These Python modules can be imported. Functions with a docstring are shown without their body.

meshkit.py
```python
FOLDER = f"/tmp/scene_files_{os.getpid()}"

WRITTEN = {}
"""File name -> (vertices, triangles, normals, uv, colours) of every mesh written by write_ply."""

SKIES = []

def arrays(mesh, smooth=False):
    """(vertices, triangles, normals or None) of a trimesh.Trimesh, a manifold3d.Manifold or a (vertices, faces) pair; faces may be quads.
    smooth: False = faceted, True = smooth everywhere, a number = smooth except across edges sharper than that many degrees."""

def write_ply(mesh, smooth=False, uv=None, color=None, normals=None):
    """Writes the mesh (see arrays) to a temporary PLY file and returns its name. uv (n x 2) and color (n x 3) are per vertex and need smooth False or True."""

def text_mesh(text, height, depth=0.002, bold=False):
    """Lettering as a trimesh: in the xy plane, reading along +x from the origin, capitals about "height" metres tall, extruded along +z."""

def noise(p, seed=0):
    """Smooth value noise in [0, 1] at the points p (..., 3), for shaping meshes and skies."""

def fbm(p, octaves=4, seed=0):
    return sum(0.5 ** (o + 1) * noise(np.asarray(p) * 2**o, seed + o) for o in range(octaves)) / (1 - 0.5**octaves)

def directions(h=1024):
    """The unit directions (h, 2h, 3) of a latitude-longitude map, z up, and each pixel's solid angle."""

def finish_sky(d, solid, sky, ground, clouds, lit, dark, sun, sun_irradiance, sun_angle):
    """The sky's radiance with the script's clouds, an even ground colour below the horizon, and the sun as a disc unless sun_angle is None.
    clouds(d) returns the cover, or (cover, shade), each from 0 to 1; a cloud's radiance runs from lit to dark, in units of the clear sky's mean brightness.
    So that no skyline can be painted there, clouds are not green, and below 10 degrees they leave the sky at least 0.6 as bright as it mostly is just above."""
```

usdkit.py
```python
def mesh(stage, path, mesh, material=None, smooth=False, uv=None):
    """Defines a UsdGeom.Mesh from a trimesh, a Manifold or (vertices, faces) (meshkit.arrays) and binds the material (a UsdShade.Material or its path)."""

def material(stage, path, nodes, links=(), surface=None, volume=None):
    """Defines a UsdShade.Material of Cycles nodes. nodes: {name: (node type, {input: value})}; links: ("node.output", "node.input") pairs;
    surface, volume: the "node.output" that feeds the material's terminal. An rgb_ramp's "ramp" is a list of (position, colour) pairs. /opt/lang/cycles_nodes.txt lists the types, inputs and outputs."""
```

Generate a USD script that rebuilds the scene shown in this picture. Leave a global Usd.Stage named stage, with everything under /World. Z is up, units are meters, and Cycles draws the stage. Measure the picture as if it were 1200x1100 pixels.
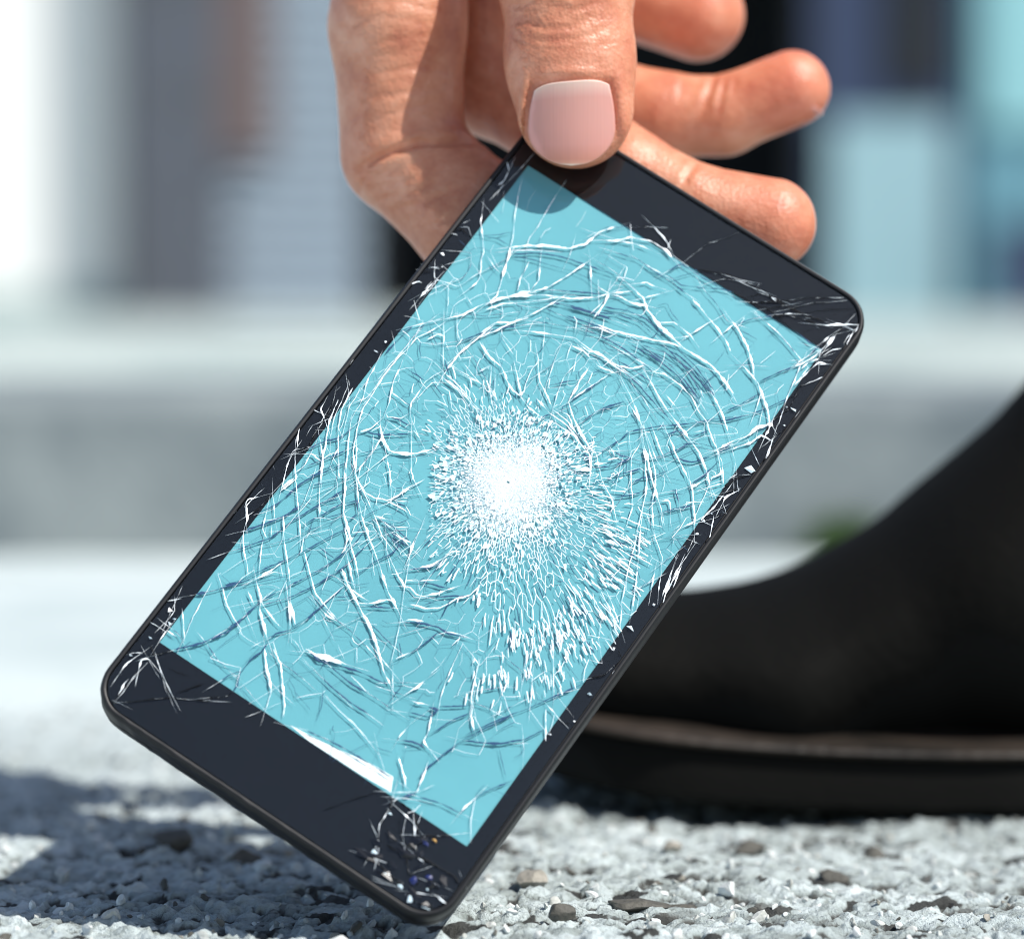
import math, random
import numpy as np, trimesh, shapely
from shapely.geometry import Polygon, LineString, Point, MultiPolygon, box as sbox
from shapely.ops import unary_union, polygonize
from shapely.prepared import prep
import usdkit, meshkit
from pxr import Usd, UsdGeom, UsdLux, UsdShade, Gf, Sdf, Vt

stage = Usd.Stage.CreateInMemory()
UsdGeom.SetStageUpAxis(stage, UsdGeom.Tokens.z)
UsdGeom.SetStageMetersPerUnit(stage, 1.0)
UsdGeom.Xform.Define(stage, '/World')
UsdGeom.Scope.Define(stage, '/World/Looks')

# ------------------------------------------------------------------ camera, sky, sun, exposure
F = 4500.0                       # focal length in picture widths / 1200
PITCH = math.atan(185 / F)       # the camera looks slightly down
EYE = np.array([0.0, 0.0, 0.1005])
EXPOSURE = 0.46
SUN = np.array([0.52, -0.34, 0.78]); SUN /= np.linalg.norm(SUN)
FOCUS = 0.650

cam = UsdGeom.Camera.Define(stage, '/World/camera')
cam.AddTranslateOp().Set(Gf.Vec3d(*EYE))
cam.AddRotateXOp().Set(90 - math.degrees(PITCH))
cam.CreateHorizontalApertureAttr(36.0)
cam.CreateVerticalApertureAttr(36.0 * 938 / 1024)
cam.CreateFocalLengthAttr(36.0 * F / 1200)
cam.CreateClippingRangeAttr(Gf.Vec2f(0.05, 5000))
cam.CreateFStopAttr(10.6)
cam.CreateFocusDistanceAttr(FOCUS)
cam.CreateExposureAttr(EXPOSURE)

elev, rot = math.asin(SUN[2]), math.atan2(SUN[0], SUN[1])
sky = UsdLux.DomeLight.Define(stage, '/World/sky')
skym = usdkit.material(stage, '/World/Looks/sky_air', {
    'sky': ('sky_texture', {'sky_type': 'single_scattering', 'sun_disc': False, 'sun_elevation': elev, 'sun_rotation': rot,
                            'air_density': 1.0, 'aerosol_density': 1.0, 'ozone_density': 0.7}),
    'bg': ('background_shader', {'strength': 0.105})}, [('sky.color', 'bg.color')], surface='bg.background')
UsdShade.MaterialBindingAPI.Apply(sky.GetPrim()).Bind(skym)
sky.GetPrim().SetCustomDataByKey('kind', 'structure')
sun = UsdLux.DistantLight.Define(stage, '/World/sun')
sun.CreateIntensityAttr(1.18); sun.CreateAngleAttr(0.5); sun.CreateNormalizeAttr(True)
sun.CreateColorAttr(Gf.Vec3f(1.0, 0.965, 0.91))
q = Gf.Rotation(Gf.Vec3d(0, 0, 1), Gf.Vec3d(*map(float, SUN)))
sun.AddOrientOp().Set(Gf.Quatf(q.GetQuat()))

# ------------------------------------------------------------------ helpers
rng = np.random.default_rng(7)
CA, SA = math.cos(PITCH), math.sin(PITCH)
VIEW = np.array([[1, 0, 0], [0, -SA, -CA], [0, CA, -SA]]).T   # columns: right, down, forward (world axes) of the level view frame
VIEW = np.array([[1, 0, 0], [0, -SA, CA], [0, -CA, -SA]])     # world = EYE + VIEW @ (right, down, forward)

def world(p):                    # (right, down, forward) in mm -> world metres
    return EYE + np.asarray(p, float) @ VIEW.T / 1000.0

def spot(px, py, depth):         # a place in the view frame, mm
    return np.array([(px - 600) * depth / F, (py - 550) * depth / F, depth])

def on_ground(px, py, z=0.0):
    d = VIEW @ np.array([(px - 600) / F, (py - 550) / F, 1.0])
    return EYE + d * (z - EYE[2]) / d[2]

_used = {}
def numbered(parent, name):
    k = (str(parent), name); n = _used.get(k, -1) + 1; _used[k] = n
    return f'{parent}/{name}' if n == 0 else f'{parent}/{name}_{n:03d}'

def keys(prim, **kw):
    for k, v in kw.items():
        if v: prim.SetCustomDataByKey(k, v)
    return prim

def obj(name, mesh, mat, parent='/World', smooth=False, uv=None, **kw):
    parent = parent.GetPath() if hasattr(parent, 'GetPath') else parent
    m = usdkit.mesh(stage, numbered(parent, name), mesh, mat, smooth=smooth, uv=uv)
    keys(m.GetPrim(), **kw)
    return m.GetPrim()

def thing(name, matrix=None, loc=None, **kw):
    x = UsdGeom.Xform.Define(stage, numbered('/World', name))
    if matrix is not None: x.AddTransformOp().Set(matrix)
    if loc is not None: x.AddTranslateOp().Set(Gf.Vec3d(*map(float, loc)))
    return keys(x.GetPrim(), **kw)

def primvar(prim, name, values):
    pv = UsdGeom.PrimvarsAPI(prim).CreatePrimvar(name, Sdf.ValueTypeNames.FloatArray, 'vertex')
    pv.Set(Vt.FloatArray.FromNumpy(np.asarray(values, np.float32)))

def box(x0, x1, y0, y1, z0, z1):
    b = trimesh.creation.box(extents=(x1 - x0, y1 - y0, z1 - z0)); b.apply_translation(((x0 + x1) / 2, (y0 + y1) / 2, (z0 + z1) / 2)); return b

L = '/World/Looks/'
def plain(name, color, rough=0.5, spec=0.5, metal=0.0, bump=None, vary=None, **kw):
    n = {'p': ('principled_bsdf', {'base_color': color, 'roughness': rough, 'specular_ior_level': spec, 'metallic': metal, **kw})}
    l = []
    if bump or vary: n['g'] = ('geometry', {})
    if vary:                      # (scale, second colour)
        n['n'] = ('noise_texture', {'scale': vary[0], 'detail': 5.0, 'roughness': 0.6})
        n['r'] = ('rgb_ramp', {'ramp': [(0.35, color), (0.68, vary[1])]})
        l += [('g.position', 'n.vector'), ('n.fac', 'r.fac'), ('r.color', 'p.base_color')]
    if bump:                      # (scale, distance in metres)
        n['bn'] = ('noise_texture', {'scale': bump[0], 'detail': 4.0})
        n['b'] = ('bump', {'strength': 0.6, 'distance': bump[1]})
        l += [('g.position', 'bn.vector'), ('bn.fac', 'b.height'), ('b.normal', 'p.normal')]
    return usdkit.material(stage, L + name, n, l, surface='p.BSDF')

M = {}
M['frame'] = plain('black_plastic', (0.006, 0.0065, 0.008), 0.45, 0.3)
M['bezel'] = plain('bezel_print', (0.004, 0.005, 0.007), 0.6, 0.05)
M['display'] = plain('dead_display', (0.135, 0.385, 0.435), 0.5, 0.2, vary=(18.0, (0.105, 0.325, 0.375)))
M['film'] = plain('backlight_film', (0.86, 0.9, 0.9), 0.4)
M['fracture'] = plain('fractured_glass', (0.90, 0.93, 0.95), 0.25, 0.8, vary=(900.0, (0.80, 0.87, 0.92)))
M['crevice'] = plain('crack_depth', (0.022, 0.065, 0.14), 0.5, 0.2)
M['crevice_black'] = plain('deep_crack', (0.003, 0.004, 0.006), 0.6, 0.1)
M['copper'] = plain('copper_foil', (0.45, 0.27, 0.09), 0.4, metal=0.6)
M['blue_film'] = plain('blue_flex', (0.012, 0.02, 0.10), 0.25)
M['black_glass'] = plain('black_glass', (0.006, 0.007, 0.010), 0.2, 0.4)
M['facet'] = plain('glass_facet', (0.42, 0.66, 0.72), 0.15, 0.8)
M['silver'] = plain('torn_foil', (0.55, 0.68, 0.75), 0.3)
M['glass'] = usdkit.material(stage, L + 'cover_glass', {
    't': ('transparent_bsdf', {'color': (0.96, 0.98, 0.98)}), 'g': ('glossy_bsdf', {'color': (1, 1, 1)}),
    'po': ('geometry', {}), 'sm': ('noise_texture', {'scale': 55.0, 'detail': 6.0, 'roughness': 0.65, 'distortion': 1.2}),
    'ro': ('rgb_ramp', {'ramp': [(0.35, (0.02, 0.02, 0.02)), (0.7, (0.085, 0.085, 0.085))]}),
    'lw': ('layer_weight', {'blend': 0.5}), 'pw': ('math', {'math_type': 'power', 'value2': 4.0}), 'f': ('math', {'math_type': 'multiply_add', 'value2': 0.85, 'value3': 0.022}), 'm': ('mix_closure', {})},
    [('po.position', 'sm.vector'), ('sm.fac', 'ro.fac'), ('ro.color', 'g.roughness'), ('lw.facing', 'pw.value1'), ('pw.value', 'f.value1'), ('f.value', 'm.fac'), ('t.BSDF', 'm.closure1'), ('g.BSDF', 'm.closure2')], surface='m.closure')
M['skin'] = usdkit.material(stage, L + 'skin', {
    'g': ('geometry', {}),
    'n': ('noise_texture', {'scale': 110.0, 'detail': 6.0, 'roughness': 0.7}),
    'r': ('rgb_ramp', {'ramp': [(0.34, (0.40, 0.135, 0.075)), (0.5, (0.50, 0.205, 0.115)), (0.66, (0.58, 0.285, 0.18))]}),
    'at': ('attribute', {'attribute': 'flush'}), 'mx': ('mix', {'color2': (0.52, 0.125, 0.075)}),
    'v': ('voronoi_texture', {'scale': 1500.0, 'feature': 'f1'}),
    'n2': ('noise_texture', {'scale': 700.0, 'detail': 5.0, 'roughness': 0.65}),
    'ad': ('math', {'math_type': 'multiply_add', 'value2': 0.6}),
    'b': ('bump', {'strength': 0.55, 'distance': 0.0003}),
    'p': ('principled_bsdf', {'roughness': 0.42, 'specular_ior_level': 0.45, 'subsurface_weight': 0.22, 'subsurface_scale': 0.002,
                              'subsurface_radius': (1.0, 0.35, 0.2)})},
    [('g.position', 'n.vector'), ('n.fac', 'r.fac'), ('r.color', 'mx.color1'), ('at.fac', 'mx.fac'), ('mx.color', 'p.base_color'), ('g.position', 'v.vector'), ('g.position', 'n2.vector'),
     ('v.distance', 'ad.value1'), ('n2.fac', 'ad.value3'), ('ad.value', 'b.height'), ('b.normal', 'p.normal')], surface='p.BSDF')
M['nail'] = usdkit.material(stage, L + 'nail', {
    'a': ('attribute', {'attribute': 'along'}), 'g': ('geometry', {}),
    'mp': ('mapping', {'scale': (2600.0, 60.0, 60.0)}),
    'n': ('noise_texture', {'scale': 1.0, 'detail': 3.0}),
    'r': ('rgb_ramp', {'ramp': [(0.0, (0.66, 0.42, 0.35)), (0.06, (0.66, 0.38, 0.32)), (0.2, (0.60, 0.265, 0.225)), (0.75, (0.60, 0.25, 0.21)), (0.93, (0.52, 0.20, 0.15)), (0.978, (0.58, 0.27, 0.20)), (0.99, (0.74, 0.55, 0.44)), (1.0, (0.78, 0.62, 0.5))]}),
    'b': ('bump', {'strength': 0.4, 'distance': 0.0001}),
    'p': ('principled_bsdf', {'roughness': 0.38, 'specular_ior_level': 0.35, 'subsurface_weight': 0.2, 'subsurface_scale': 0.0015})},
    [('a.fac', 'r.fac'), ('r.color', 'p.base_color'), ('g.position', 'mp.vector'), ('mp.vector', 'n.vector'), ('n.fac', 'b.height'), ('b.normal', 'p.normal')], surface='p.BSDF')
M['ground'] = usdkit.material(stage, L + 'exposed_aggregate', {
    'a': ('attribute', {'attribute': 'tone'}), 'g': ('geometry', {}),
    'n': ('noise_texture', {'scale': 260.0, 'detail': 6.0, 'roughness': 0.7}),
    'r': ('rgb_ramp', {'ramp': [(0.0, (0.03, 0.032, 0.03)), (0.10, (0.09, 0.092, 0.085)), (0.24, (0.34, 0.39, 0.38)), (0.6, (0.52, 0.59, 0.59)), (1.0, (0.66, 0.72, 0.71))]}),
    'r2': ('rgb_ramp', {'ramp': [(0.3, (0.5, 0.5, 0.47)), (0.48, (1, 1, 1))]}),
    'mx': ('mix', {'mix_type': 'multiply', 'fac': 1.0}),
    'n2': ('noise_texture', {'scale': 1400.0, 'detail': 4.0, 'roughness': 0.7}),
    'b': ('bump', {'strength': 0.9, 'distance': 0.0012}),
    'p': ('principled_bsdf', {'roughness': 0.7, 'specular_ior_level': 0.35})},
    [('a.fac', 'r.fac'), ('g.position', 'n.vector'), ('n.fac', 'r2.fac'), ('r.color', 'mx.color1'), ('r2.color', 'mx.color2'), ('mx.color', 'p.base_color'),
     ('g.position', 'n2.vector'), ('n2.fac', 'b.height'), ('b.normal', 'p.normal')], surface='p.BSDF')
M['concrete'] = plain('light_concrete', (0.50, 0.55, 0.54), 0.8, 0.2, vary=(11.0, (0.36, 0.42, 0.42)), bump=(300.0, 0.001))
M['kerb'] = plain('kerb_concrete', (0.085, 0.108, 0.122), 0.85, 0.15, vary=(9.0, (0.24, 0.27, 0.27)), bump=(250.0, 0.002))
M['walk'] = plain('pavement_concrete', (0.18, 0.24, 0.24), 0.85, 0.15, vary=(7.5, (0.56, 0.60, 0.55)))
M['white_wall'] = plain('white_render', (0.82, 0.81, 0.78), 0.8, 0.2)
M['plinth'] = plain('plinth_grey', (0.36, 0.44, 0.43), 0.8, 0.2)
M['pillar'] = plain('slate_pillar', (0.09, 0.10, 0.125), 0.6, 0.3, vary=(3.0, (0.075, 0.08, 0.09)))
M['slat'] = plain('pale_slat', (0.42, 0.50, 0.58), 0.5, 0.4)
M['slat_gap'] = plain('shutter_backing', (0.03, 0.04, 0.06), 0.8, 0.2)
M['notice'] = plain('notice_board', (0.14, 0.10, 0.095), 0.6, 0.3)
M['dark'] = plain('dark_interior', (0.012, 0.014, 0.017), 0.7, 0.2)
M['navy'] = plain('navy_paint', (0.035, 0.05, 0.10), 0.5, 0.3)
M['door'] = plain('pale_blue_paint', (0.27, 0.42, 0.46), 0.5, 0.4)
M['teal'] = plain('teal_paint', (0.12, 0.27, 0.33), 0.6, 0.3)
M['teal2'] = plain('light_teal_paint', (0.24, 0.47, 0.50), 0.6, 0.3)
M['window'] = plain('dark_pane', (0.01, 0.012, 0.018), 0.15, 0.4)
M['leather'] = plain('black_leather', (0.0035, 0.0035, 0.003), 0.8, 0.08, bump=(420.0, 0.0006))
M['rubber'] = plain('black_rubber', (0.0045, 0.0045, 0.004), 0.85, 0.1, bump=(700.0, 0.0004))
M['welt'] = plain('worn_welt', (0.010, 0.008, 0.006), 0.5, 0.35, vary=(30.0, (0.045, 0.034, 0.026)), bump=(500.0, 0.0006))
M['grass'] = plain('grass_blade', (0.05, 0.10, 0.02), 0.5, 0.3)
for i, (c, c2) in enumerate([((0.36, 0.37, 0.34), (0.5, 0.52, 0.5)), ((0.06, 0.058, 0.05), (0.10, 0.095, 0.08)), ((0.48, 0.51, 0.50), (0.6, 0.62, 0.6)), ((0.20, 0.19, 0.16), (0.3, 0.28, 0.24))]):
    M['stone%d' % i] = plain(('grey', 'dark', 'pale', 'brown')[i] + '_stone', c, 0.65, 0.35, vary=(500.0, c2), bump=(900.0, 0.0006))
M['ochre'] = plain('ochre_stone', (0.42, 0.20, 0.05), 0.6, 0.35, vary=(600.0, (0.5, 0.3, 0.1)), bump=(900.0, 0.0005))

# ------------------------------------------------------------------ ground: one sheet, fine around the phone and coarser outward
def graded(c0, c1, step, lo, hi, grow=1.045):
    a = list(np.arange(c0, c1, step)); s = step; x = a[-1]
    while x < hi: s = min(s * grow, 6.0); x += s; a.append(x)
    s = step; x = a[0]; b = []
    while x > lo: s = min(s * grow, 6.0); x -= s; b.append(x)
    return np.array(b[::-1] + a)

def worley(x, y, size, seed, aspect=1.0):
    """Distance to the nearest jittered cell point (in cells) and that cell's random tone."""
    u, v = x / size, y / size
    iu, iv = np.floor(u).astype(np.int64), np.floor(v).astype(np.int64)
    best = np.full(u.shape, 9.0); second = np.full(u.shape, 9.0); tone = np.zeros(u.shape)
    def h(a, b, k):
        z = (a * 374761393 + b * 668265263 + (seed * 7 + k) * 1442695) & 0xFFFFFFFF
        z = ((z ^ (z >> 13)) * 1274126177) & 0xFFFFFFFF
        return ((z ^ (z >> 16)) & 0xFFFF) / 65535.0
    for di in (-1, 0, 1):
        for dj in (-1, 0, 1):
            a, b = iu + di, iv + dj
            d = np.hypot(a + h(a, b, 1) - u, b + h(a, b, 2) - v)
            near = d < best
            second = np.where(near, best, np.minimum(second, d)); tone = np.where(near, h(a, b, 3), tone); best = np.where(near, d, best)
    return best, second, tone

def relief(x, y, fade=1.0):
    P = np.stack([x, y, 0 * x], -1)
    z = (meshkit.fbm(P / 0.045, 5, 3) - 0.5) * 0.0055 + (meshkit.fbm(P / 0.0042, 4, 13) - 0.5) * 0.0022 * fade
    for size, amp, seed in ((0.0082, 0.0011, 1), (0.0039, 0.0008, 2), (0.0018, 0.0004, 5)):
        wx = x + (meshkit.noise(P / (size * 0.6), seed + 40) - .5) * size * 1.1
        wy = y + (meshkit.noise(P / (size * 0.6), seed + 60) - .5) * size * 1.1
        b, s, t = worley(wx, wy, size, seed)
        bump = np.clip((s - b) * 1.5, 0, 1); z += amp * (bump ** 0.7 * (0.25 + 1.1 * t) - 0.5) * fade
        if seed == 1: tone1, gap1 = t, s - b
        if seed == 2: tone2, gap2 = t, s - b
    tone = np.where(tone1 > 0.5, tone1 * 0.55 + tone2 * 0.5, tone2)
    tone = np.where(tone2 < 0.07, tone2, np.clip(tone, 0.30, 1))
    dirty = np.clip((meshkit.fbm(P / 0.03, 3, 11) - 0.46) * 6, 0, 1)
    tone = tone * (0.62 + 0.38 * dirty)
    pit = np.clip((meshkit.fbm(P / 0.0034, 4, 91) - 0.575) * 14, 0, 1); z -= 0.0011 * pit * fade
    tone = np.where((gap2 < 0.06) | (gap1 < 0.03), tone * 0.55, tone) * (1 - 0.8 * pit)
    return z, np.clip(tone, 0, 1)

gx = graded(-0.125, 0.14, 0.00055, -70, 70); gy = graded(0.565, 0.77, 0.0006, -70, 140)
X, Y = np.meshgrid(gx, gy)
fadef = np.exp(-np.clip(np.hypot(np.clip(np.abs(X) - 0.4, 0, None), np.clip(np.abs(Y - 0.7) - 0.4, 0, None)), 0, 60) * 1.5)
z, tone = relief(X, Y)
corner = world([-12.2, 74.0, 622.0])
Z = z * fadef - 0.0015
Z -= 0.0022 * np.exp(-(((X - corner[0]) / 0.012) ** 2 + ((Y - corner[1]) / 0.012) ** 2))
tone = tone * fadef + 0.62 * (1 - fadef)
bl_ = np.clip((Y - 0.80) / 0.2, 0, 1) * (0.4 + 0.6 * meshkit.fbm(np.stack([X / .05, Y / .05, 0 * X], -1), 3, 15)); tone = tone * (1 - bl_) + 0.9 * bl_
ny, nx = X.shape
idx = np.arange(ny * nx).reshape(ny, nx)
faces = np.stack([idx[:-1, :-1], idx[:-1, 1:], idx[1:, 1:], idx[1:, :-1]], -1).reshape(-1, 4)
g = obj('ground', (np.stack([X, Y, Z], -1).reshape(-1, 3), faces), M['ground'], smooth=True, kind='structure', label='rough grey ground of exposed pebbles and grit')
primvar(g, 'tone', tone.ravel())

KY, KH = on_ground(600, 665)[1], 0.0703
def slab(x0, x1, y0, y1, z0, z1, nx_, ny_, amp, seed):
    xs, ys = np.linspace(x0, x1, nx_), np.linspace(y0, y1, ny_)
    A, B = np.meshgrid(xs, ys); C = z1 + (meshkit.fbm(np.stack([A, B, 0 * A], -1) / 0.12, 3, seed) - .5) * amp
    i = np.arange(A.size).reshape(A.shape)
    return np.stack([A, B, C], -1).reshape(-1, 3), np.stack([i[:-1, :-1], i[:-1, 1:], i[1:, 1:], i[1:, :-1]], -1).reshape(-1, 4)
gut = slab(-12, 12, 0.93, KY + 0.02, 0, 0.0045, 900, 40, 0.003, 5)
gq = meshkit.fbm(gut[0] * np.array([14, 14, 0]), 4, 6)
gut[0][:, 2] -= 0.011 * np.clip(1 - (gut[0][:, 1] - 0.94 - 0.10 * gq) / 0.05, 0, 1)
obj('gutter', gut, M['concrete'], smooth=True, kind='structure', label='smooth pale concrete strip in front of the kerb')
prof = [(KY, -0.05), (KY, KH - 0.012), (KY + 0.003, KH - 0.004), (KY + 0.011, KH), (KY + 0.16, KH + 0.001), (KY + 0.16, -0.05)]
xs = np.linspace(-12, 12, 160)
kv = np.array([[x, a + (0.0035 * (meshkit.noise(np.array([x * 9, k * 1.7, 0])) - .5) if 0 < k < 4 else 0), b] for x in xs for k, (a, b) in enumerate(prof)])
kf = [[i * 6 + k, (i + 1) * 6 + k, (i + 1) * 6 + k + 1, i * 6 + k + 1] for i in range(len(xs) - 1) for k in range(5)]
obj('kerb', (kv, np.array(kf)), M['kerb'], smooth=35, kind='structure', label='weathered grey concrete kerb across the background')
obj('pavement', slab(-60, 60, KY + 0.155, 60, 0, KH - 0.003, 60, 40, 0.002, 8), M['walk'], smooth=True, kind='structure', label='raised pale pavement beyond the kerb')

# ------------------------------------------------------------------ building far behind
BY, B0, S = 20.0, KH - 0.01, 20.0 / F
bx = lambda px: (px - 600) * S
bz = lambda py: EYE[2] + (365 - py) * S
TOP = 4.6
bld = thing('building', loc=(0, BY, 0), label='blurred building front with white wall, slatted shutter, dark entrance and blue door', category='building')
def bpart(name, x0, x1, z0, z1, y0, y1, mat, parent=bld):
    m = box(x0, x1, y0, y1, z0, z1); return obj(name, m, M[mat], parent)
bpart('wall', -14, bx(138), bz(340), TOP, -0.02, 0.5, 'white_wall')
bpart('plinth', -14, bx(150), B0, bz(340) - 0.004, -0.06, 0.5, 'plinth')
bpart('pillar', bx(152), bx(262), B0, TOP, -0.30, 0.5, 'pillar')
bpart('shutter_backing', bx(264), bx(428), B0, TOP, 0.06, 0.12, 'slat_gap')
k = 0; zz = B0 + 0.02
while zz < TOP - 0.1:
    v = [(0, 0.0), (-0.045, 0.035), (-0.03, 0.062), (0.02, 0.074), (0.02, 0.0)]
    pr = trimesh.creation.extrude_polygon(Polygon(v), bx(426) - bx(266)); P = pr.vertices.copy()
    pr.vertices = np.c_[P[:, 2] + bx(266), P[:, 0], P[:, 1] + zz]; pr.fix_normals()
    obj('slat', pr, M['slat'], bld); zz += 0.12; k += 1
bpart('notice_board', bx(258), bx(322), bz(185), bz(-120), -0.10, -0.052, 'notice')
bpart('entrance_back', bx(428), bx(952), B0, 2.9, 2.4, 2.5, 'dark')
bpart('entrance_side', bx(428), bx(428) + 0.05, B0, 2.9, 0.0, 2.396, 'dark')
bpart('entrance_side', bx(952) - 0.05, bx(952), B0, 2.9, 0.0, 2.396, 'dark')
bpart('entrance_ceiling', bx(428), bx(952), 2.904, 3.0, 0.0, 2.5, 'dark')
bpart('lintel', bx(428), bx(952), 3.004, TOP, -0.02, 0.5, 'pillar')
bpart('door_frame', bx(954), bx(1132), B0, TOP, 0.02, 0.3, 'navy')
dr = bpart('door', bx(972), bx(1112), B0, bz(140), -0.03, 0.016, 'door')
bpart('window', bx(1034), bx(1112), bz(108), bz(-140), -0.02, 0.016, 'window')
bpart('wall_panel', bx(1134), bx(1330), B0, TOP, -0.02, 0.4, 'teal')
bpart('wall_panel', bx(1150), bx(1326), bz(150), TOP - 0.2, -0.06, -0.024, 'teal2')
bpart('wall', bx(1332), 14, B0, TOP, -0.02, 0.5, 'white_wall')
bpart('roof_edge', -14.2, 14.2, TOP + 0.003, TOP + 0.25, -0.35, 0.8, 'plinth')
bin_ = thing('refuse_bin', loc=(bx(1192), BY - 0.5, B0), label='dark navy bin standing by the teal wall at far right', category='bin')
w = 0.17
obj('body', trimesh.util.concatenate([box(-w, w, -0.16, 0.16, 0.03, 0.44)]), M['navy'], bin_)
obj('lid', box(-w - .015, w + .015, -0.18, 0.18, 0.444, 0.48), M['navy'], bin_)
for s in (-1, 1):
    c = trimesh.creation.cylinder(0.03, 0.03, sections=20); c.apply_transform(trimesh.transformations.rotation_matrix(math.pi / 2, (0, 1, 0))); c.apply_translation((s * (w - .03), 0.12, 0.03)); obj('wheel', c, M['rubber'], bin_)

# grass tuft at the foot of the kerb
gp = on_ground(985, 660)
tv, tf = [], []
for k in range(260):
    a, r = rng.uniform(0, 2 * math.pi), abs(rng.normal(0, 0.5))
    b = np.array([gp[0] + math.cos(a) * r * 0.018, KY - 0.008 + 0.006 * math.sin(a) * r, 0.004])
    h, lean, wd = rng.uniform(0.007, 0.021), rng.normal(0, 0.5, 2) * 0.012, rng.uniform(0.0006, 0.0011)
    side = np.array([math.cos(a * 3), math.sin(a * 3), 0]) * wd
    mid = b + np.array([lean[0] * .4, min(lean[1] * .4, .004), h * .6]); tip = b + np.array([lean[0], min(lean[1], .005), h])
    n0 = len(tv); tv += [b - side, b + side, mid + side * .7, mid - side * .7, tip]; tf += [[n0, n0 + 1, n0 + 2], [n0, n0 + 2, n0 + 3], [n0 + 3, n0 + 2, n0 + 4]]
obj('grass', (np.array(tv), np.array(tf)), M['grass'], kind='stuff', label='small green grass tuft at the foot of the kerb', category='grass')

# ------------------------------------------------------------------ surfaces from distance fields (mm)
def smin(a, b, k):
    h = np.clip(0.5 + 0.5 * (b - a) / k, 0, 1); return b + (a - b) * h - k * h * (1 - h)

def cone(p, a, b, ra, rb, flat=None):
    a, b = np.asarray(a, np.float32), np.asarray(b, np.float32)
    ab, ap = b - a, p - a
    if flat is not None: ab, ap = ab * flat, ap * flat
    t = np.clip((ap @ ab) / (ab @ ab), 0, 1)
    return np.linalg.norm(ap - t[..., None] * ab, axis=-1) - (ra + (rb - ra) * t)

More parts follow.
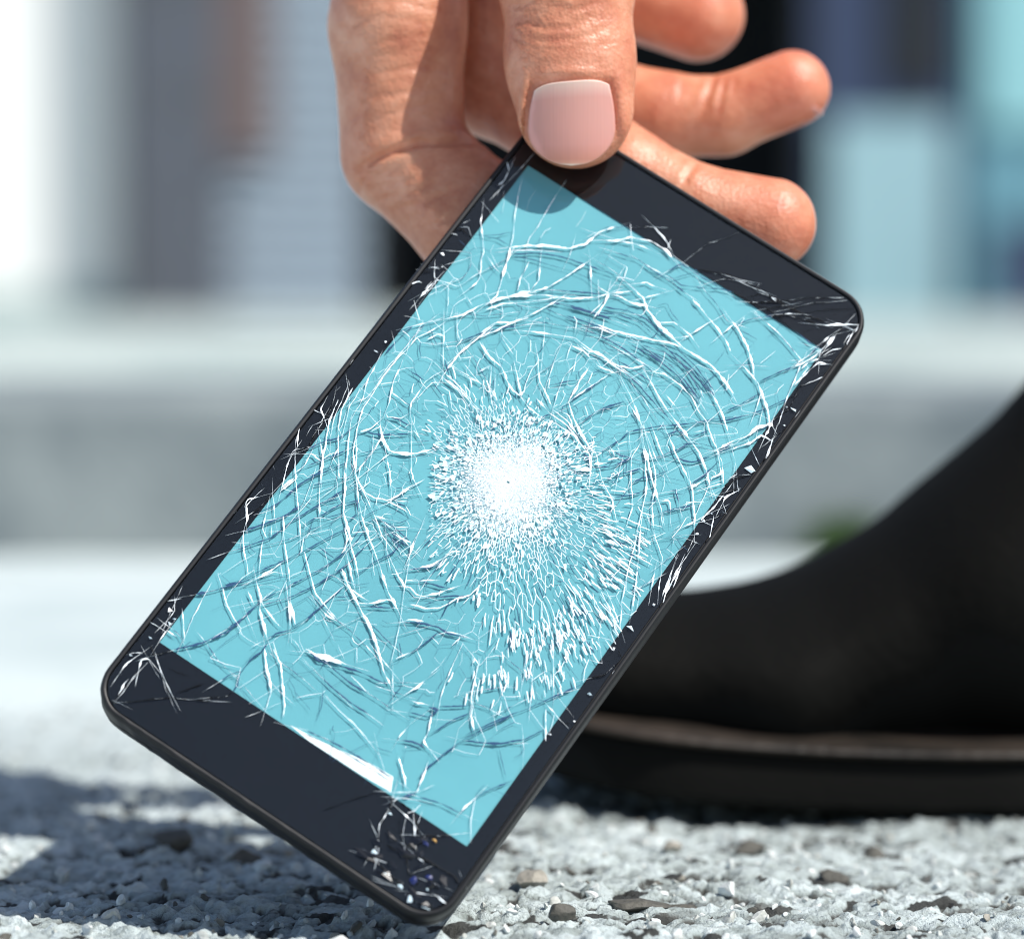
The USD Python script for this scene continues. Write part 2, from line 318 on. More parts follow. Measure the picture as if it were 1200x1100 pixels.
def surface_net(f, lo, hi, step):
    ax = [np.arange(l, h + step, step, dtype=np.float32) for l, h in zip(lo, hi)]
    shape = tuple(map(len, ax)); V = np.empty(shape, np.float32)
    for i in range(0, shape[0], 16):
        G = np.stack(np.meshgrid(ax[0][i:i + 16], ax[1], ax[2], indexing='ij'), -1); V[i:i + 16] = f(G.reshape(-1, 3)).reshape(G.shape[:3])
    s = V < 0
    c = [s[a:shape[0] - 1 + a, b:shape[1] - 1 + b, d:shape[2] - 1 + d] for a in (0, 1) for b in (0, 1) for d in (0, 1)]
    n = sum(x.astype(np.int8) for x in c); cells = np.argwhere((n > 0) & (n < 8))
    num = -np.ones(n.shape, np.int64); num[tuple(cells.T)] = np.arange(len(cells))
    pos, cnt = np.zeros((len(cells), 3)), np.zeros(len(cells))
    corners = np.array([[a, b, d] for a in (0, 1) for b in (0, 1) for d in (0, 1)])
    vals = np.stack([V[tuple((cells + o).T)] for o in corners], 1)
    for i in range(8):
        for j in range(i + 1, 8):
            if np.abs(corners[i] - corners[j]).sum() != 1: continue
            va, vb = vals[:, i], vals[:, j]; m = (va < 0) != (vb < 0)
            t = np.where(m, va / np.where(m, va - vb, 1), 0)[:, None]
            pos += np.where(m[:, None], corners[i] + t * (corners[j] - corners[i]), 0); cnt += m
    verts = (cells + pos / cnt[:, None]) * step + np.array(lo)
    quads = []
    for axis in range(3):
        o = [k for k in range(3) if k != axis]
        sl0 = [slice(None)] * 3; sl1 = [slice(None)] * 3; sl0[axis] = slice(0, -1); sl1[axis] = slice(1, None)
        a, b = s[tuple(sl0)], s[tuple(sl1)]; e = np.argwhere(a != b)
        ok = np.all([(e[:, k] > 0) & (e[:, k] < shape[k] - 1) for k in o], axis=0); e = e[ok]
        inside = a[tuple(e.T)]
        d1, d2 = np.zeros(3, int), np.zeros(3, int); d1[o[0]] = 1; d2[o[1]] = 1
        qd = np.stack([num[tuple((e - d1 - d2).T)], num[tuple((e - d2).T)], num[tuple(e.T)], num[tuple((e - d1).T)]], 1)
        flip = inside if axis != 1 else ~inside
        qd[~flip] = qd[~flip][:, ::-1]; quads.append(qd)
    qd = np.vstack(quads)
    return verts, np.vstack([qd[:, [0, 1, 2]], qd[:, [0, 2, 3]]])

def gradient(f, v, e=0.15):
    g = np.stack([f(v + e * np.eye(3, dtype=np.float32)[k]) - f(v - e * np.eye(3, dtype=np.float32)[k]) for k in range(3)], -1)
    return g / np.maximum(np.linalg.norm(g, axis=-1, keepdims=True), 1e-9)

# ------------------------------------------------------------------ boot
by0 = on_ground(800, 955)[1]
boot = thing('ankle_boot', loc=(-0.004, by0 + 0.046, -0.001), label='black leather ankle boot on the ground behind the cracked phone', category='boot')
def spring(v):
    v = v.copy(); t = np.clip((95 - v[:, 0]) / 95, 0, 1.3); v[:, 2] += 8.0 * t ** 2; return v
def boot_field(p):
    q = p.copy(); k = np.clip((p[:, 2] - 28) / 80, 0, 1); q[:, 1] *= np.maximum(0.47 + 0.5 * k, 0.47 + 0.33 * np.clip((p[:, 0] - 62) / 70, 0, 1))
    P = lambda x, z: (x, 0, z)
    d = cone(q, P(25, 22), P(60, 23), 17.0, 18.5)
    for a, b, ra, rb in ((P(60, 23), P(114, 44), 18.5, 29), (P(114, 44), P(162, 88), 29, 37), (P(160, 92), P(182, 150), 37, 40), (P(182, 150), P(186, 230), 40, 42), (P(114, 42), P(250, 42), 28, 29), (P(250, 42), P(222, 110), 29, 36), (P(222, 110), P(214, 230), 36, 40)):
        d = smin(d, cone(q, a, b, ra, rb), 9.0)
    inner = np.maximum(d + 5, 115 - p[:, 2])
    return np.maximum(np.maximum(d, np.maximum(p[:, 2] - 200, 13 - p[:, 2])), -inner)
bv, bf = surface_net(boot_field, (-6, -66, 8), (304, 66, 206), 2.4)
obj('upper', (spring(bv) / 1000, bf), M['leather'], boot, smooth=40)
foot = unary_union([Point(45, 0).buffer(43).union(Point(100, 2).buffer(46)).convex_hull, Point(100, 2).buffer(46).union(Point(190, 0).buffer(33)).convex_hull, Point(190, 0).buffer(33).union(Point(252, 0).buffer(34)).convex_hull]).buffer(25).buffer(-25)
def ringed(poly, levels, n=220):
    out = []
    for off, zz in levels:
        r = poly.buffer(off, quad_segs=32).exterior; c = np.array([r.interpolate(t, normalized=True).coords[0] for t in np.linspace(0, 1, n, endpoint=False)])
        c = np.roll(c, -int(np.argmin(np.hypot(c[:, 0] - c[:, 0].max(), c[:, 1]))), 0); out.append(np.c_[c, np.full(n, zz)])
    V = np.vstack(out); k = len(levels); f = []
    for a in range(k - 1):
        i = np.arange(n); j = (i + 1) % n
        f.append(np.stack([a * n + i, a * n + j, (a + 1) * n + j, (a + 1) * n + i], 1))
    f = np.vstack(f); tri = np.vstack([f[:, [0, 1, 2]], f[:, [0, 2, 3]]])
    for a, flip in ((0, True), (k - 1, False)):
        c = len(V); V = np.vstack([V, V[a * n:(a + 1) * n].mean(0)]); i = np.arange(n); j = (i + 1) % n
        t = np.stack([a * n + i, a * n + j, np.full(n, c)], 1); tri = np.vstack([tri, t[:, ::-1] if flip else t])
    return V, tri
sv, sf = ringed(foot, [(-3, 0), (0.5, 0.6), (2.6, 2.5), (3.0, 8), (2.4, 11.6)])
obj('sole', (spring(sv) / 1000, sf), M['rubber'], boot, smooth=35)
wv, wf = ringed(foot, [(1.5, 11.9), (3.9, 12.2), (4.6, 13.1), (3.8, 14.2), (0.0, 14.9), (-4, 15.0)])
obj('welt', (spring(wv) / 1000, wf), M['welt'], boot, smooth=50)

# ------------------------------------------------------------------ phone: x across, y up, z out of the glass, mm
POSE = np.array([[0.82837, 0.55702, 0.05947], [0.53088, -0.74671, -0.40074], [-0.17882, 0.36353, -0.91426]]); PT = np.array([-3.21894, 4.78403, 650.1027])
PW, PH, CR = 70.0, 137.0, 6.5
def from_phone(q):               # phone mm -> view frame mm
    q = np.asarray(q, float); return (q - np.array([PW / 2, PH / 2, 0])) @ POSE.T + PT
A = VIEW @ POSE; base = world(from_phone([PW, 0, -4]))
mat = Gf.Matrix4d(*[float(x) for r in (np.c_[A.T, [0, 0, 0]]) for x in r], *map(float, base), 1.0)
phone = thing('smartphone', matrix=mat, label='black smartphone with shattered blue screen balanced on one corner', category='smartphone')
def loc(v): return (np.asarray(v, float) - np.array([PW, 0, -4])) / 1000.0

def rrect(inset, n=10):
    r = max(CR - inset, 0.3); pts = []
    for cx, cy, a0 in ((PW - CR, PH - CR, 0), (CR, PH - CR, 90), (CR, CR, 180), (PW - CR, CR, 270)):
        for t in np.linspace(0, 90, n):
            a = math.radians(a0 + t); pts.append((cx + r * math.cos(a), cy + r * math.sin(a)))
    p = Polygon(pts); ring = p.exterior
    return np.array([ring.interpolate(t, normalized=True).coords[0] for t in np.linspace(0, 1, 420, endpoint=False)])
lv = [(1.15, -0.95), (1.0, 0.02), (0.75, 0.16), (0.42, 0.10), (0.12, -0.35), (0.0, -1.0), (0.03, -3.4), (0.35, -3.6), (0.35, -3.9), (0.03, -4.1), (0.25, -6.0), (1.1, -7.4), (2.8, -8.1)]
rings = []
for ins, zz in lv:
    c = rrect(ins); low = np.clip((14 - c[:, 1]) / 14, 0, 1)
    nz = meshkit.fbm(np.c_[c * 0.55, np.full(len(c), zz * 0.4)], 3, 21) - 0.5
    out = (c - [PW / 2, PH / 2]); out /= np.linalg.norm(out, axis=1, keepdims=True)
    c = c + out * (nz * 0.5 * low * (np.clip((PW - c[:, 0]) / 50, 0.15, 1)))[:, None] * (0.2 if ins > 0.8 else 1)
    rings.append(np.c_[c, np.full(len(c), zz)])
n = len(rings[0]); V = np.vstack(rings); i = np.arange(n); j = (i + 1) % n; f = []
for a in range(len(lv) - 1): f.append(np.stack([a * n + i, (a + 1) * n + i, (a + 1) * n + j, a * n + j], 1))
f = np.vstack(f); tri = np.vstack([f[:, [0, 1, 2]], f[:, [0, 2, 3]]])
for a, flip in ((0, False), (len(lv) - 1, True)):
    c = len(V); V = np.vstack([V, V[a * n:(a + 1) * n].mean(0)]); t = np.stack([a * n + i, a * n + j, np.full(n, c)], 1); tri = np.vstack([tri, t[:, ::-1] if flip else t])
obj('body', (loc(V), tri), M['frame'], phone, smooth=40)

SCR = (4.35, 66.0, 15.0, 125.0)
obj('display', box(*[0] * 6) if False else (loc([[SCR[0] - .6, SCR[2] - .6, -0.52], [SCR[1] + .6, SCR[2] - .6, -0.52], [SCR[1] + .6, SCR[3] + .6, -0.52], [SCR[0] - .6, SCR[3] + .6, -0.52]]), [[0, 1, 2, 3]]), M['display'], phone)
inner = Polygon(rrect(1.2)); hole = sbox(SCR[0], SCR[2], SCR[1], SCR[3])
bz_ = trimesh.creation.extrude_polygon(inner.difference(hole), 0.14); bz_.apply_translation((0, 0, -0.46))
obj('bezel', (loc(bz_.vertices), bz_.faces), M['bezel'], phone)

# cracks traced on the glass: kind (w white fractured edge, d dark gap), width, points in mm on the glass
CRACKS = '''
w2 3.2,112.2 3.9,110.7 6.1,108.2 7.7,106.1 8.1,104.7 9.8,101.9 10,100.3 9.6,98.8
w1 6.1,119.4 7.9,115.6 10.3,111.2 10.9,109.6
w1 11.7,123.4 12.2,118.3 12.6,115.7 12.6,112.9 13.3,111.3
d1 3.5,107.3 5.7,108.7 8.3,109.7 10.7,109.8
d1 5.7,108.7 7.8,110.4 9.5,112.2
w3 10.9,109.6 11.6,108 12.5,105.4 13.7,102.2 14.3,100.2 13.6,97.6
w3 10.9,109.6 13.1,111.6 15.8,113.5 19.2,115.3 21.2,117.8 21.9,121.1 23.5,123.5
w2 11.3,109 13.9,111.1 16.1,112.5
d2 11.9,108.6 15.1,111.3 18.9,113.2 22.5,114.2 28.6,115.7
d1 12.1,108.4 15.4,109.9 19,110.9 22.2,112 24.7,112.5 29,111.9
w3 18.5,104.2 20.7,107.2 22.4,111.7 23.3,114.6
w2 24.1,115 26.6,111.5
w2 16.8,110.1 18.5,107.3 18.5,105.2
w1 15.1,109.3 15.7,105.6 16.7,103.1
w4 13.6,97.6 14.8,100.1 17.6,103.4 18.7,104.9
w3 7.3,89.1 9.5,91.5 11.6,94.2 12.9,97.1 15,100.3 17.8,103.1 21.2,105.5 25.1,107.5 28.6,110.4 29.7,112
w2 13.9,96.7 16,99.8 19.5,102.7 23.3,106.6
w2 15,86.6 15.3,88.8 16.1,91.8 18.1,95.2 19.6,98.3 21.5,101.7 23.2,105.7
w3 16,93 16.9,96 19.3,97.7 21.1,100.2
w2 9.1,86.4 10,88.2 11.1,88.7
d2 12.1,87.8 14.1,89.6 15.7,92.4 18.4,95.8 21.8,99.1
d1 21.5,99.7 24.1,101.1 28.2,102.9 32.6,104.4 35.7,105
w2 22.6,98 26.3,99.9 29.8,101.6 33.2,101.2 35.6,101.4
w1 17,91.6 18.8,90.5 20.2,89.9
w1 18.9,94.6 21.5,93.3 23.4,92.6
w1 25.1,99 27.2,95.3
w1 28.3,100.1 29.1,96.7
w1 11.3,92.4 12.5,90.8 13.8,89.7
w1 9.8,97.4 11.9,96.4
w1 3.2,97.1 6.5,97 9.6,92
d1 3.1,103.1 5.9,104.8 7.4,102.6 7.5,99.8 6.1,97.6
d1 5.3,102.5 6.2,103.8
w1 4.1,93.7 4.1,96.9 6.1,97.6 7.7,97.9 8.5,99.9
w1 8.3,106 11,104.7 12.2,104.4
w2 27.2,105 28.2,104.5 29.4,102.1
w4 29.7,112 30.3,110 30.3,106.8
w1 19.8,115.6 20.2,114.2
d2 21.8,107.2 25.6,109.5 29.6,111.6
d2 24.7,105.6 29,107.1 33.5,108.3
d2 26.2,104.3 30.1,105.4 34.8,106.4
d1 19.2,105.3 22.1,107.4 25,108.3
d2 21.9,104.4 25.9,106.4 30.4,107.7 33.5,108.3
d1 20,101.9 22.6,103.3 25.8,103.9 29.1,104.3 32,105.2
w1 15.8,99.6 17.3,97.9 17.4,96.8
w1 19.2,102.5 20.4,101.3 20.5,99
d1 9.6,102.9 11.1,106 11.8,108.2
d1 11.1,93.9 14.4,95.8 17.1,98.2
w2 29.4,103.7 31.8,105.5 35,106.1
w2 29.4,107 29.7,108.8 29.9,110.6
w1 29.8,101.6 29.4,103.7 30.6,106.2
w3 22.5,119.6 25,121.3 27,123.6 30.4,125 33.3,125 35.1,124.4
w2 25.8,121.7 28.5,123 30.8,123.4
w1 21.8,120.7 23.6,121.2 24.8,121.6
w1 24.7,117.4 24.2,120.3
w1 26,117.5 25.5,120.5
d1 21.9,121.6 22.5,122.8 25.9,125.3 28.6,127.2
w2 29.1,127.6 31.3,127 33.3,126.1 34.5,125.3
w2 31.5,120.6 33.7,120.6 35.7,120.8
d2 35.7,121.2 39.2,120.8 42.7,122.6 44.6,123.9 47.2,125 50.9,125.2 54.1,125.8 57.9,125.3
d1 37.5,121.3 39.6,124
d2 35.8,121.7 36.9,124.3 39.4,124.3 42.3,124.3 45.1,124.3
w2 28.1,118.2 29.7,118.2 30.3,116.1
w4 29.9,112.2 31.7,112.7 34.1,112.9 36.3,113.9
w3 29.9,112.2 31.3,113.4 33,115
w3 27.5,112.1 29.9,112.2 30.3,110 30.6,107.4
w2 29.5,112.7 29.5,115.5
w4 31.6,115.6 35.2,114.9 36.9,113.5 39.7,112.3 43.1,111.5 46.7,110.9 50.2,110.9 51.9,111 55,110 57.2,108.8
w3 31.5,106 34.6,106.6 37.4,107.8 41.1,109.2 43.8,110.4 46.7,110.9
w2 40,112.5 42.2,114.1 45.6,113.7 48.5,112.5
w2 43.3,111.2 45.8,113.4
w2 31.6,115.6 34.1,117.8 35.7,118
w2 35.2,114.9 37.2,117.4
w2 35.2,111.1 36.9,111.9 36.7,113.8
d1 38,115.1 39.1,116.5 41,115.3 42.9,114.6
w3 42.3,119.8 46,118.5 48.7,117.6 51.2,116.5 53.2,115.1
w2 47.2,117.8 45.9,114.3
w3 50.2,120.2 52.2,119.3 55,117.6 57.5,115.4 59,113.6
w2 50.2,117.4 50.8,119.8
d2 51.3,116.9 51.3,120.2 52.9,122.7 55,124.9 57.4,126.2
d1 55.1,123.7 57.9,122.5 59.8,122.3
w1 56.2,114.1 57.7,115.1
w3 56.2,114.1 60.2,112.9 61.5,111.9
w1 56.2,114.1 55.9,111.4 55.6,109.6
d1 60.4,113.1 61.6,115.5 62.8,117.6
d1 52.3,114.8 52.2,111.6
d1 42.7,122.6 46.3,121.4 49.5,119.7 50.4,119.9
d2 32.6,104.4 37.6,104.8 42.5,104.3 44.4,104
d2 30.2,107.9 33.3,109.7 37.3,110.6 40.9,110
d2 30.6,109.5 34.4,111.3 37.9,111.8 42.4,111
w2 34.4,101.7 37.5,101.1 41,102.4 42.8,104.5 44.7,104.2 46.7,104.9
w1 34.9,100.8 38,101.5 41.7,101.3
d2 26.3,119.4 30.4,120.7 33.9,120.3 37.4,120.4 40.8,120
d1 24.8,116.2 28.3,116.3 31.5,115.7
d1 26,114.3 28.5,114.8 31.2,115.1
d2 44.7,110.2 49.1,109.4 52.8,108 54.8,107.1
d2 43.5,109.3 48.6,107.9 52.9,105.7
d2 39.7,107 43.5,106.6 48.2,105.9 51.4,104.7
d1 47.4,104.9 48.5,106.5
d1 50,104.1 50.9,105.5
w1 37.7,100.4 40.3,99.5 42.5,98.3
w1 44.2,102.7 46.6,101.2
d1 37.6,126.6 38.5,130.2 40.4,132.8 41.9,135.5
d1 42.3,123.1 44.5,126.3 47.3,127.5
d3 39.3,124.6 41.8,126.2 45.2,127.6 49.2,128 52.5,128.3 56,128.4
w2 42.5,126.1 43.2,126.2
w2 46.6,127.6 47.7,128
w2 49.3,127.7 50.9,128
w3 53.3,128.1 54.6,128.4
d2 49.6,125.1 51.3,127.5 54.5,128.5
d2 51.7,125.7 55.3,128.3
d2 53.6,125.5 56.1,128.1
w2 9.7,90.8 8.7,88.1 7.5,85.7 7.4,83.2 7,80.1 7,76.5 7.4,72.9 7.6,69.1 9.1,65.4 10.9,61.7 14.1,58.1 16.7,56.9
w2 9.1,91.6 7.3,89.1 5.7,87.2
d2 5.7,87.2 4.3,84.6 3.9,81.1
d2 5.7,87.2 5.1,83.9 4.8,80.2
d1 7.3,89.1 6.9,86.5 6.9,82.4 6.6,78.2
w1 7,85.3 7,81.7 6.9,76.1 7.2,71.1
w2 9.1,88 10.7,88.8 11.3,88.4
w2 7.8,81.5 8.3,79.8 8.8,77 9.7,74.9 10.6,72.8 11.4,70.2 10.8,67 9.7,65.5
d2 8.6,79.9 13.3,79.8
w2 14.8,83.3 13.9,81.5 13.4,79.6 13.7,76.6 13.7,75 15.1,72.8 18.7,70.3
w2 16.1,81.4 14.4,80.2 14.1,76.5
w2 9.9,74.7 13.4,74.4
w3 11.4,70.2 13.9,71.6 14.6,73.3
d2 12.1,70.7 13.9,71.2 16.3,71.3
w2 13.1,69.8 15,69.6 16.6,70.4
w3 11.6,68.8 13.2,66.8 15.7,65.5 18,66.3 19.8,67.8 21.5,69.9
w2 13.2,66.8 13.6,64.4 13.6,62 13.5,60
d2 10.4,66 13.1,67.1 16.8,70.1
d1 11.8,61.9 14.1,64.7 16,65.6
w3 16.1,64.9 15.3,62 14.4,58.3
w2 16.6,63.7 18.8,61.5 20.1,59.7
w2 17,70.3 19.2,67.1 20.9,64.5 22.8,63.1
w3 18.3,64.2 20.1,64.3
d2 18.2,64.9 19.6,65.9
w2 21,68.5 21.9,69.8
d1 18.1,69.1 20.6,71.2
w2 4.7,77.3 5.2,74 6.5,71.1 7.1,66.7 9,63 11.8,58.4 14.3,54.4
w2 4,71.6 4.7,67 6.5,63.6 9,59.9 11.7,56.4
w2 3.2,68.3 4.2,64.3 5.9,60.8 7.6,57.4 10.6,52.6
w2 7.1,75.4 7,71.4 5.7,69.3
w1 5.3,71.4 5.5,68.4 6.9,65
w1 3.7,69 4.5,65.3 6.2,61.8
w1 5.6,67.3 6.6,64.4 6.5,62
w3 6.8,58 7.9,58
w3 8.7,58.9 10.3,58.1
d2 4.2,57.7 6.1,61 7.7,62.8 8.2,65.6
d2 6,55.1 8.5,59.1 9.9,61.7
d2 7.1,53.5 9.4,56.3 11.1,59.5
d1 8.2,52 11.2,55.3 13.5,58.5
w1 11.8,53.4 12.3,55.3
w2 13.4,63.8 15,60.3
w2 14.4,58.3 13.5,60 13.4,63.8
w1 21.6,60 22.6,62.6 23.7,64.6
w1 8,93.2 11.7,87.8 15.9,81.3
d1 11.6,92.2 13,90 13.8,89.4
w4 17,95.7 16.1,91.8 15.2,87.9 15.1,84.3 15.3,82.1
d1 12.1,87.8 14.1,89.6 15.6,91.5
w2 16.7,91.4 19.4,90.1 20.9,90
w2 19.8,86.9 20.9,88.9 23.1,85.2
d1 15.9,88.9 19.4,87.4 22.5,85.6
w1 16.9,86.4 20.2,85.2 24.2,84.1
w1 15.2,84.8 18.2,84.5 20.8,84.8
w1 15.7,82 19.5,81.5 22.8,79.9
w3 60.3,112.7 62.3,111.2 64.4,109.5 66,107.5
w1 61.7,111.6 62.7,108.3
w1 63.5,109.3 64.7,106.2
d2 58.6,105 60,107.6 61.5,111.3
d2 54.9,99.2 57.1,101.8 59.7,103.8 61.9,106.4 63.7,109 65.8,112.9 67.2,115.1
d2 60.3,113.2 61.9,116.2 63.4,118.8
w4 63.4,118.8 64.5,120.4 65.5,122.7 65.9,125
w4 64.5,119.9 65.2,116.5 65.7,114.1
w3 65,119.6 65.3,121.4 66.4,122.9
w2 65.7,114.1 66.7,110.4 67.4,108.1
w2 65.8,116.1 66.1,119.5 66.8,122.4 69.1,123.2
d2 64.6,122.5 65.3,125.8 66.2,128.9
w3 62.5,128.2 64.2,129.2 65.9,130.6 68.6,132.4 68.7,131
w2 66.5,130.7 68.5,130.9 68.8,132.1
w3 62.6,127.9 63.4,127.8
w2 68.5,130.9 68.9,127.9 69.6,128
w3 66.4,128.6 66.3,124.9
w2 65.6,127.6 65.2,126.1
w4 57,126.7 58.2,127.6
w2 60.3,128.2 61.1,128.6
w4 53.3,128.1 54.5,127.9
d3 53.3,128.1 56.1,128.1 59.5,128.5 64,129.7
d2 51.4,125.5 55.6,128.9 58.7,131.9 62.7,134.6
d1 57,127.9 59.5,131.1 64.4,135.2
d1 59.5,128.5 62.6,131.9 66.2,134.5
d1 66,132.7 67.2,135.2
d3 54.5,124.1 57,126.7 62.3,128.4
d1 54.8,123.5 58,123 61.5,121.8 63.3,121.2
w2 54.8,123.5 58,123 61.5,121.8
d2 56.6,125.2 60.9,125 64.1,124.5
d1 61.7,126 62.6,127.4
w4 61.4,98.4 62.7,101.2 64,103 64.8,105.5 66.2,107.7 66.8,107.3
w3 63.3,99.7 65.3,102.7 66,104.8 68,105
w3 66.7,104.9 66.6,106 66.1,108.4
d2 55.9,95.6 58.7,97.6 61.4,98.4
d1 59,93.5 61,96.9 63.4,100.2 65.6,103.3
w1 63.3,99.7 65,98.2 66.3,95.6
w2 66.9,101.1 68.9,99.8
w2 61.2,98.2 63.5,95.6
w1 56.1,98.5 57.8,100.1
w2 54.7,97.5 57.3,96.6 60.3,95.2 62,93.7
d2 69,113.2 68.8,109.1 68.1,105.9
w1 69,112.8 69,110
w2 68,105.4 68.9,102.5 69.2,100.4
d3 66.1,108.4 67.3,111.6 66.5,116.6 68.5,119.6
w2 66.8,116.8 68.8,120.3
w2 65.6,115.9 65.7,118.5 65.8,120.5
d1 49.9,104.8 52.1,104.7 56.5,101.6
w1 49.8,111 51.7,110.8 52.9,110.5
w1 54.2,107.4 55,106.8
w3 42.9,110.2 46,110.8 49.3,111.1 52.3,110.9 55.2,109.7 58,108.6
w2 34,103.8 38,104.2 42.1,104.4 45.6,104.9 49.3,104.7 52.2,104 55.1,102.2 57,101.5 59.2,99.6 61.2,98.2 63.1,96.8 65.9,93
w3 44.8,102.3 47.2,100.9 49.8,99.6 52.7,98.4 55.9,97.2 58.7,96.1 62,93.7 64,91.6
w3 40,100.1 43.4,98.1 46.7,95.7 48.4,94.2 50.4,91.7 53.2,89 55,87.2 56.7,85.7 59.9,82.9
w2 42.8,97.3 46,95.7 48,94.7 50.6,93 53.4,90.7 56,89.5
w2 48.4,94.2 49.9,91.4 50.1,88.4 51.5,86.2 53.2,83.6 55.2,81.1 56.5,77
w2 48.4,101.7 51.5,100.7 54.7,99.1
w2 49.8,95.2 51.9,93.6 54.6,91.6
w3 55.3,106.2 58.2,104.4 61.3,101.8
w2 31.2,101 33.2,100.8 34.4,101.7 37.5,101.1 41.8,101
w2 31.4,100.7 33.7,100 36.2,99.4 40,100.1
w2 28.5,99.8 32.4,100.3
d2 37.5,102.3 41.6,102.4 45.3,102.2
d2 41.4,107.1 45.7,107 50.1,105.7 53.9,104.1
d2 39.9,107.2 44.2,108.3 49.5,108.1 54.5,106.4
d2 41.9,109 47.1,109.2 52.1,107.9 55.5,106.4
d2 38.5,106.2 43.3,106.4 47.7,106
d2 38.9,101.3 43.5,100.6 48,99.1 51.3,98.3
d1 40.9,100.8 45.4,98.8 50.3,96.7
d2 47.2,92.2 50.3,95.6 53,97.9 55.2,99.9 56.8,101.8 60.3,105
d2 45.1,86 46.3,88.8 47.2,92.2
d2 52.6,95.2 53.8,97.2 56.6,97.7 58.1,100.3
d2 52.5,90.1 55.3,92.1 59.2,93.7 61.7,97.4 62.7,101.2
d3 46.6,83.6 48.6,85.4 50.1,88.4
d2 56.9,96.7 55.6,93.9 53.4,90.7
d2 60.9,89.4 62.1,93 62.6,96.5
d2 59.9,82.9 61.8,85.4 63.5,87
w2 58.4,84.2 59.7,85.5 60.9,84
d2 58.6,86.6 59.6,87.7 61.4,85.9
d2 56.5,82.8 58.2,84.4
d2 52.7,84.4 53.6,86.2 55.3,87.8 56.6,90.2
d2 48.3,82.1 49.5,84 51.5,86.2 52.6,87.8
d2 51.7,80.6 53.9,82.5 55,84.1
w2 60.3,90.9 62.5,88.6 65.8,84
w3 63.2,87.6 62.1,86
w2 45.8,88 47.4,87.2 47.8,86
w1 47.2,87.5 49,86.8
w1 46.8,87.6 48.9,89.1
d2 47,87.7 48.5,87.6 49.9,88.2
d2 39.5,89.1 41,93.2 43.4,96.5
w2 34.8,98.8 35.1,94.6 35.5,90.9 38,88.7 40.5,87 43.9,85.5 45,85.5
w2 35.1,99 36.4,99.1
d2 38.2,98.6 36.4,93.2 35.7,91.1
w3 44.1,85.3 45.1,83.3 46.3,81.4
w3 44.8,85.4 46.6,83.6 48.5,81.8 51.8,79.9 54.4,77.1
w2 45,85.5 46,88.2
w1 47.2,92.2 48.5,90.3 50.1,88.4
w2 49.4,92.6 52.4,89.2 55.2,85.4 57.1,80.9 58.1,78.2
w2 50.3,92.8 54.8,88.6 56.4,86.2 57.8,83 60.3,79.7
w2 53.3,95.3 56,93.3 60,90.8
w1 59.4,88 61.6,85.7 63.6,83.6
w1 59.7,82.8 61.5,80.6
w2 55.9,97.2 57,97.2 57,97.6
w2 50,99.3 51.3,100.6
w2 61.2,98.2 63,100.7
w4 61.5,89.5 62.7,92.6 62.4,94
w3 62.6,89.5 64,91.6 65.6,93.5
w1 63.9,90.8 64.6,87.4
d1 52.6,77.7 52.9,79.9 52.9,83
w1 50.3,80.7 51.9,80.3 52.8,77.9
w1 48.4,81.4 50.1,85.2 50.1,86.8
d1 46.1,78.5 47.5,80.7 48.3,82.1
w2 50.3,83.8 49.8,85.1
w2 3.1,55.7 5.3,52.6 7.7,49.7 10.3,46.6 12.5,43.9
w2 5.5,59.8 7.2,57.9 8.8,55.1 11.3,51.1 13,48.9
w3 10.7,59.5 13.6,55.4 15.9,51.7 18.7,49.1 20,48.1
w2 16.1,51.5 18.3,49.6
w2 19.8,48 23.4,44.8 24.9,43.2
w3 10.5,63.3 13.6,58.6 16.7,54.9 19.7,52.1 23.4,49.4 26.8,46.9 30.6,43.9 33.9,42.1
w2 14.1,58.1 17.7,56 20.8,54 23.7,51.9 26.9,50.7
w3 17.7,49.5 19.3,48 20,46.2 19.9,45.4
w3 21.5,43.1 24.2,41.2 26.9,39.8 29.8,38.1 32,37
w2 21.5,45 24.7,42
w3 13.1,44 14.3,41.8 14.2,41.3
w1 13.6,45.8 13.1,44
w2 14.6,42 18,39.1 20.6,36.8 22.8,36.1 26.3,35.2
w3 8,45.3 10.6,41.8 13.2,39.1 15.9,36.1
w2 7.9,39.5 9.2,37 10.5,34.9
w4 10.9,33.3 12.1,36.1 12.8,38.5
w2 11.1,33.5 12.5,36 14.5,37
w2 11.1,33.1 13.7,30.8 15.1,29.9 19.1,28.6
w2 11.8,32.5 13.6,33.9 15.4,34.3
w2 4.2,47.6 7.2,44
w2 8.2,45.1 7.2,44
w2 5.3,44.2 6.6,41.3 8,40.4
w1 7.3,42.9 8.5,41.1
w2 4.2,39.2 6.1,36.4 8.5,34.3 9.6,32.8
w2 1.4,43.7 3.3,41.6 4.2,39.2
w1 7.2,28.8 9.8,26.6 12.6,25.1
w2 17.7,33.6 20.5,29.6
w2 17.7,33.6 21,30.4
w3 5,48.6 5.9,52.3 4.9,53.1
w3 5.1,52.9 5.6,54.8 5.2,57.2
w2 4.1,56.4 5.5,57.4 7.4,57.2
w2 8.2,53.5 9.2,50
w1 6.9,51.4 7.6,52.3
d3 4.1,42.9 6,46.6 6.9,51.4 8.5,55.6 9.6,58
d2 4,34.1 6.3,37.3 8.7,40.9 9.6,45 11.5,49.8 13.7,55.2
d3 4.2,39.2 6.3,42.2 7.9,44.9 9.5,48.7
d1 8.4,38.8 11.4,42.4 13.2,45.9 15.3,48.9 16.1,51.8
d2 11.6,45.6 13.4,49.6 15,53.4
d2 7,29 9.5,32.3 11.3,36.2 13.1,39.1 14.8,42.6 16.4,46.3 17.9,49.3
d2 14,31 15.7,34.5 17.4,37.9 19,41.7 20.1,45.1 20.5,46.5
d2 14.5,30.2 17.5,33.9 19.8,38.5 21.1,41.7 21.9,44.5 22.5,49.1
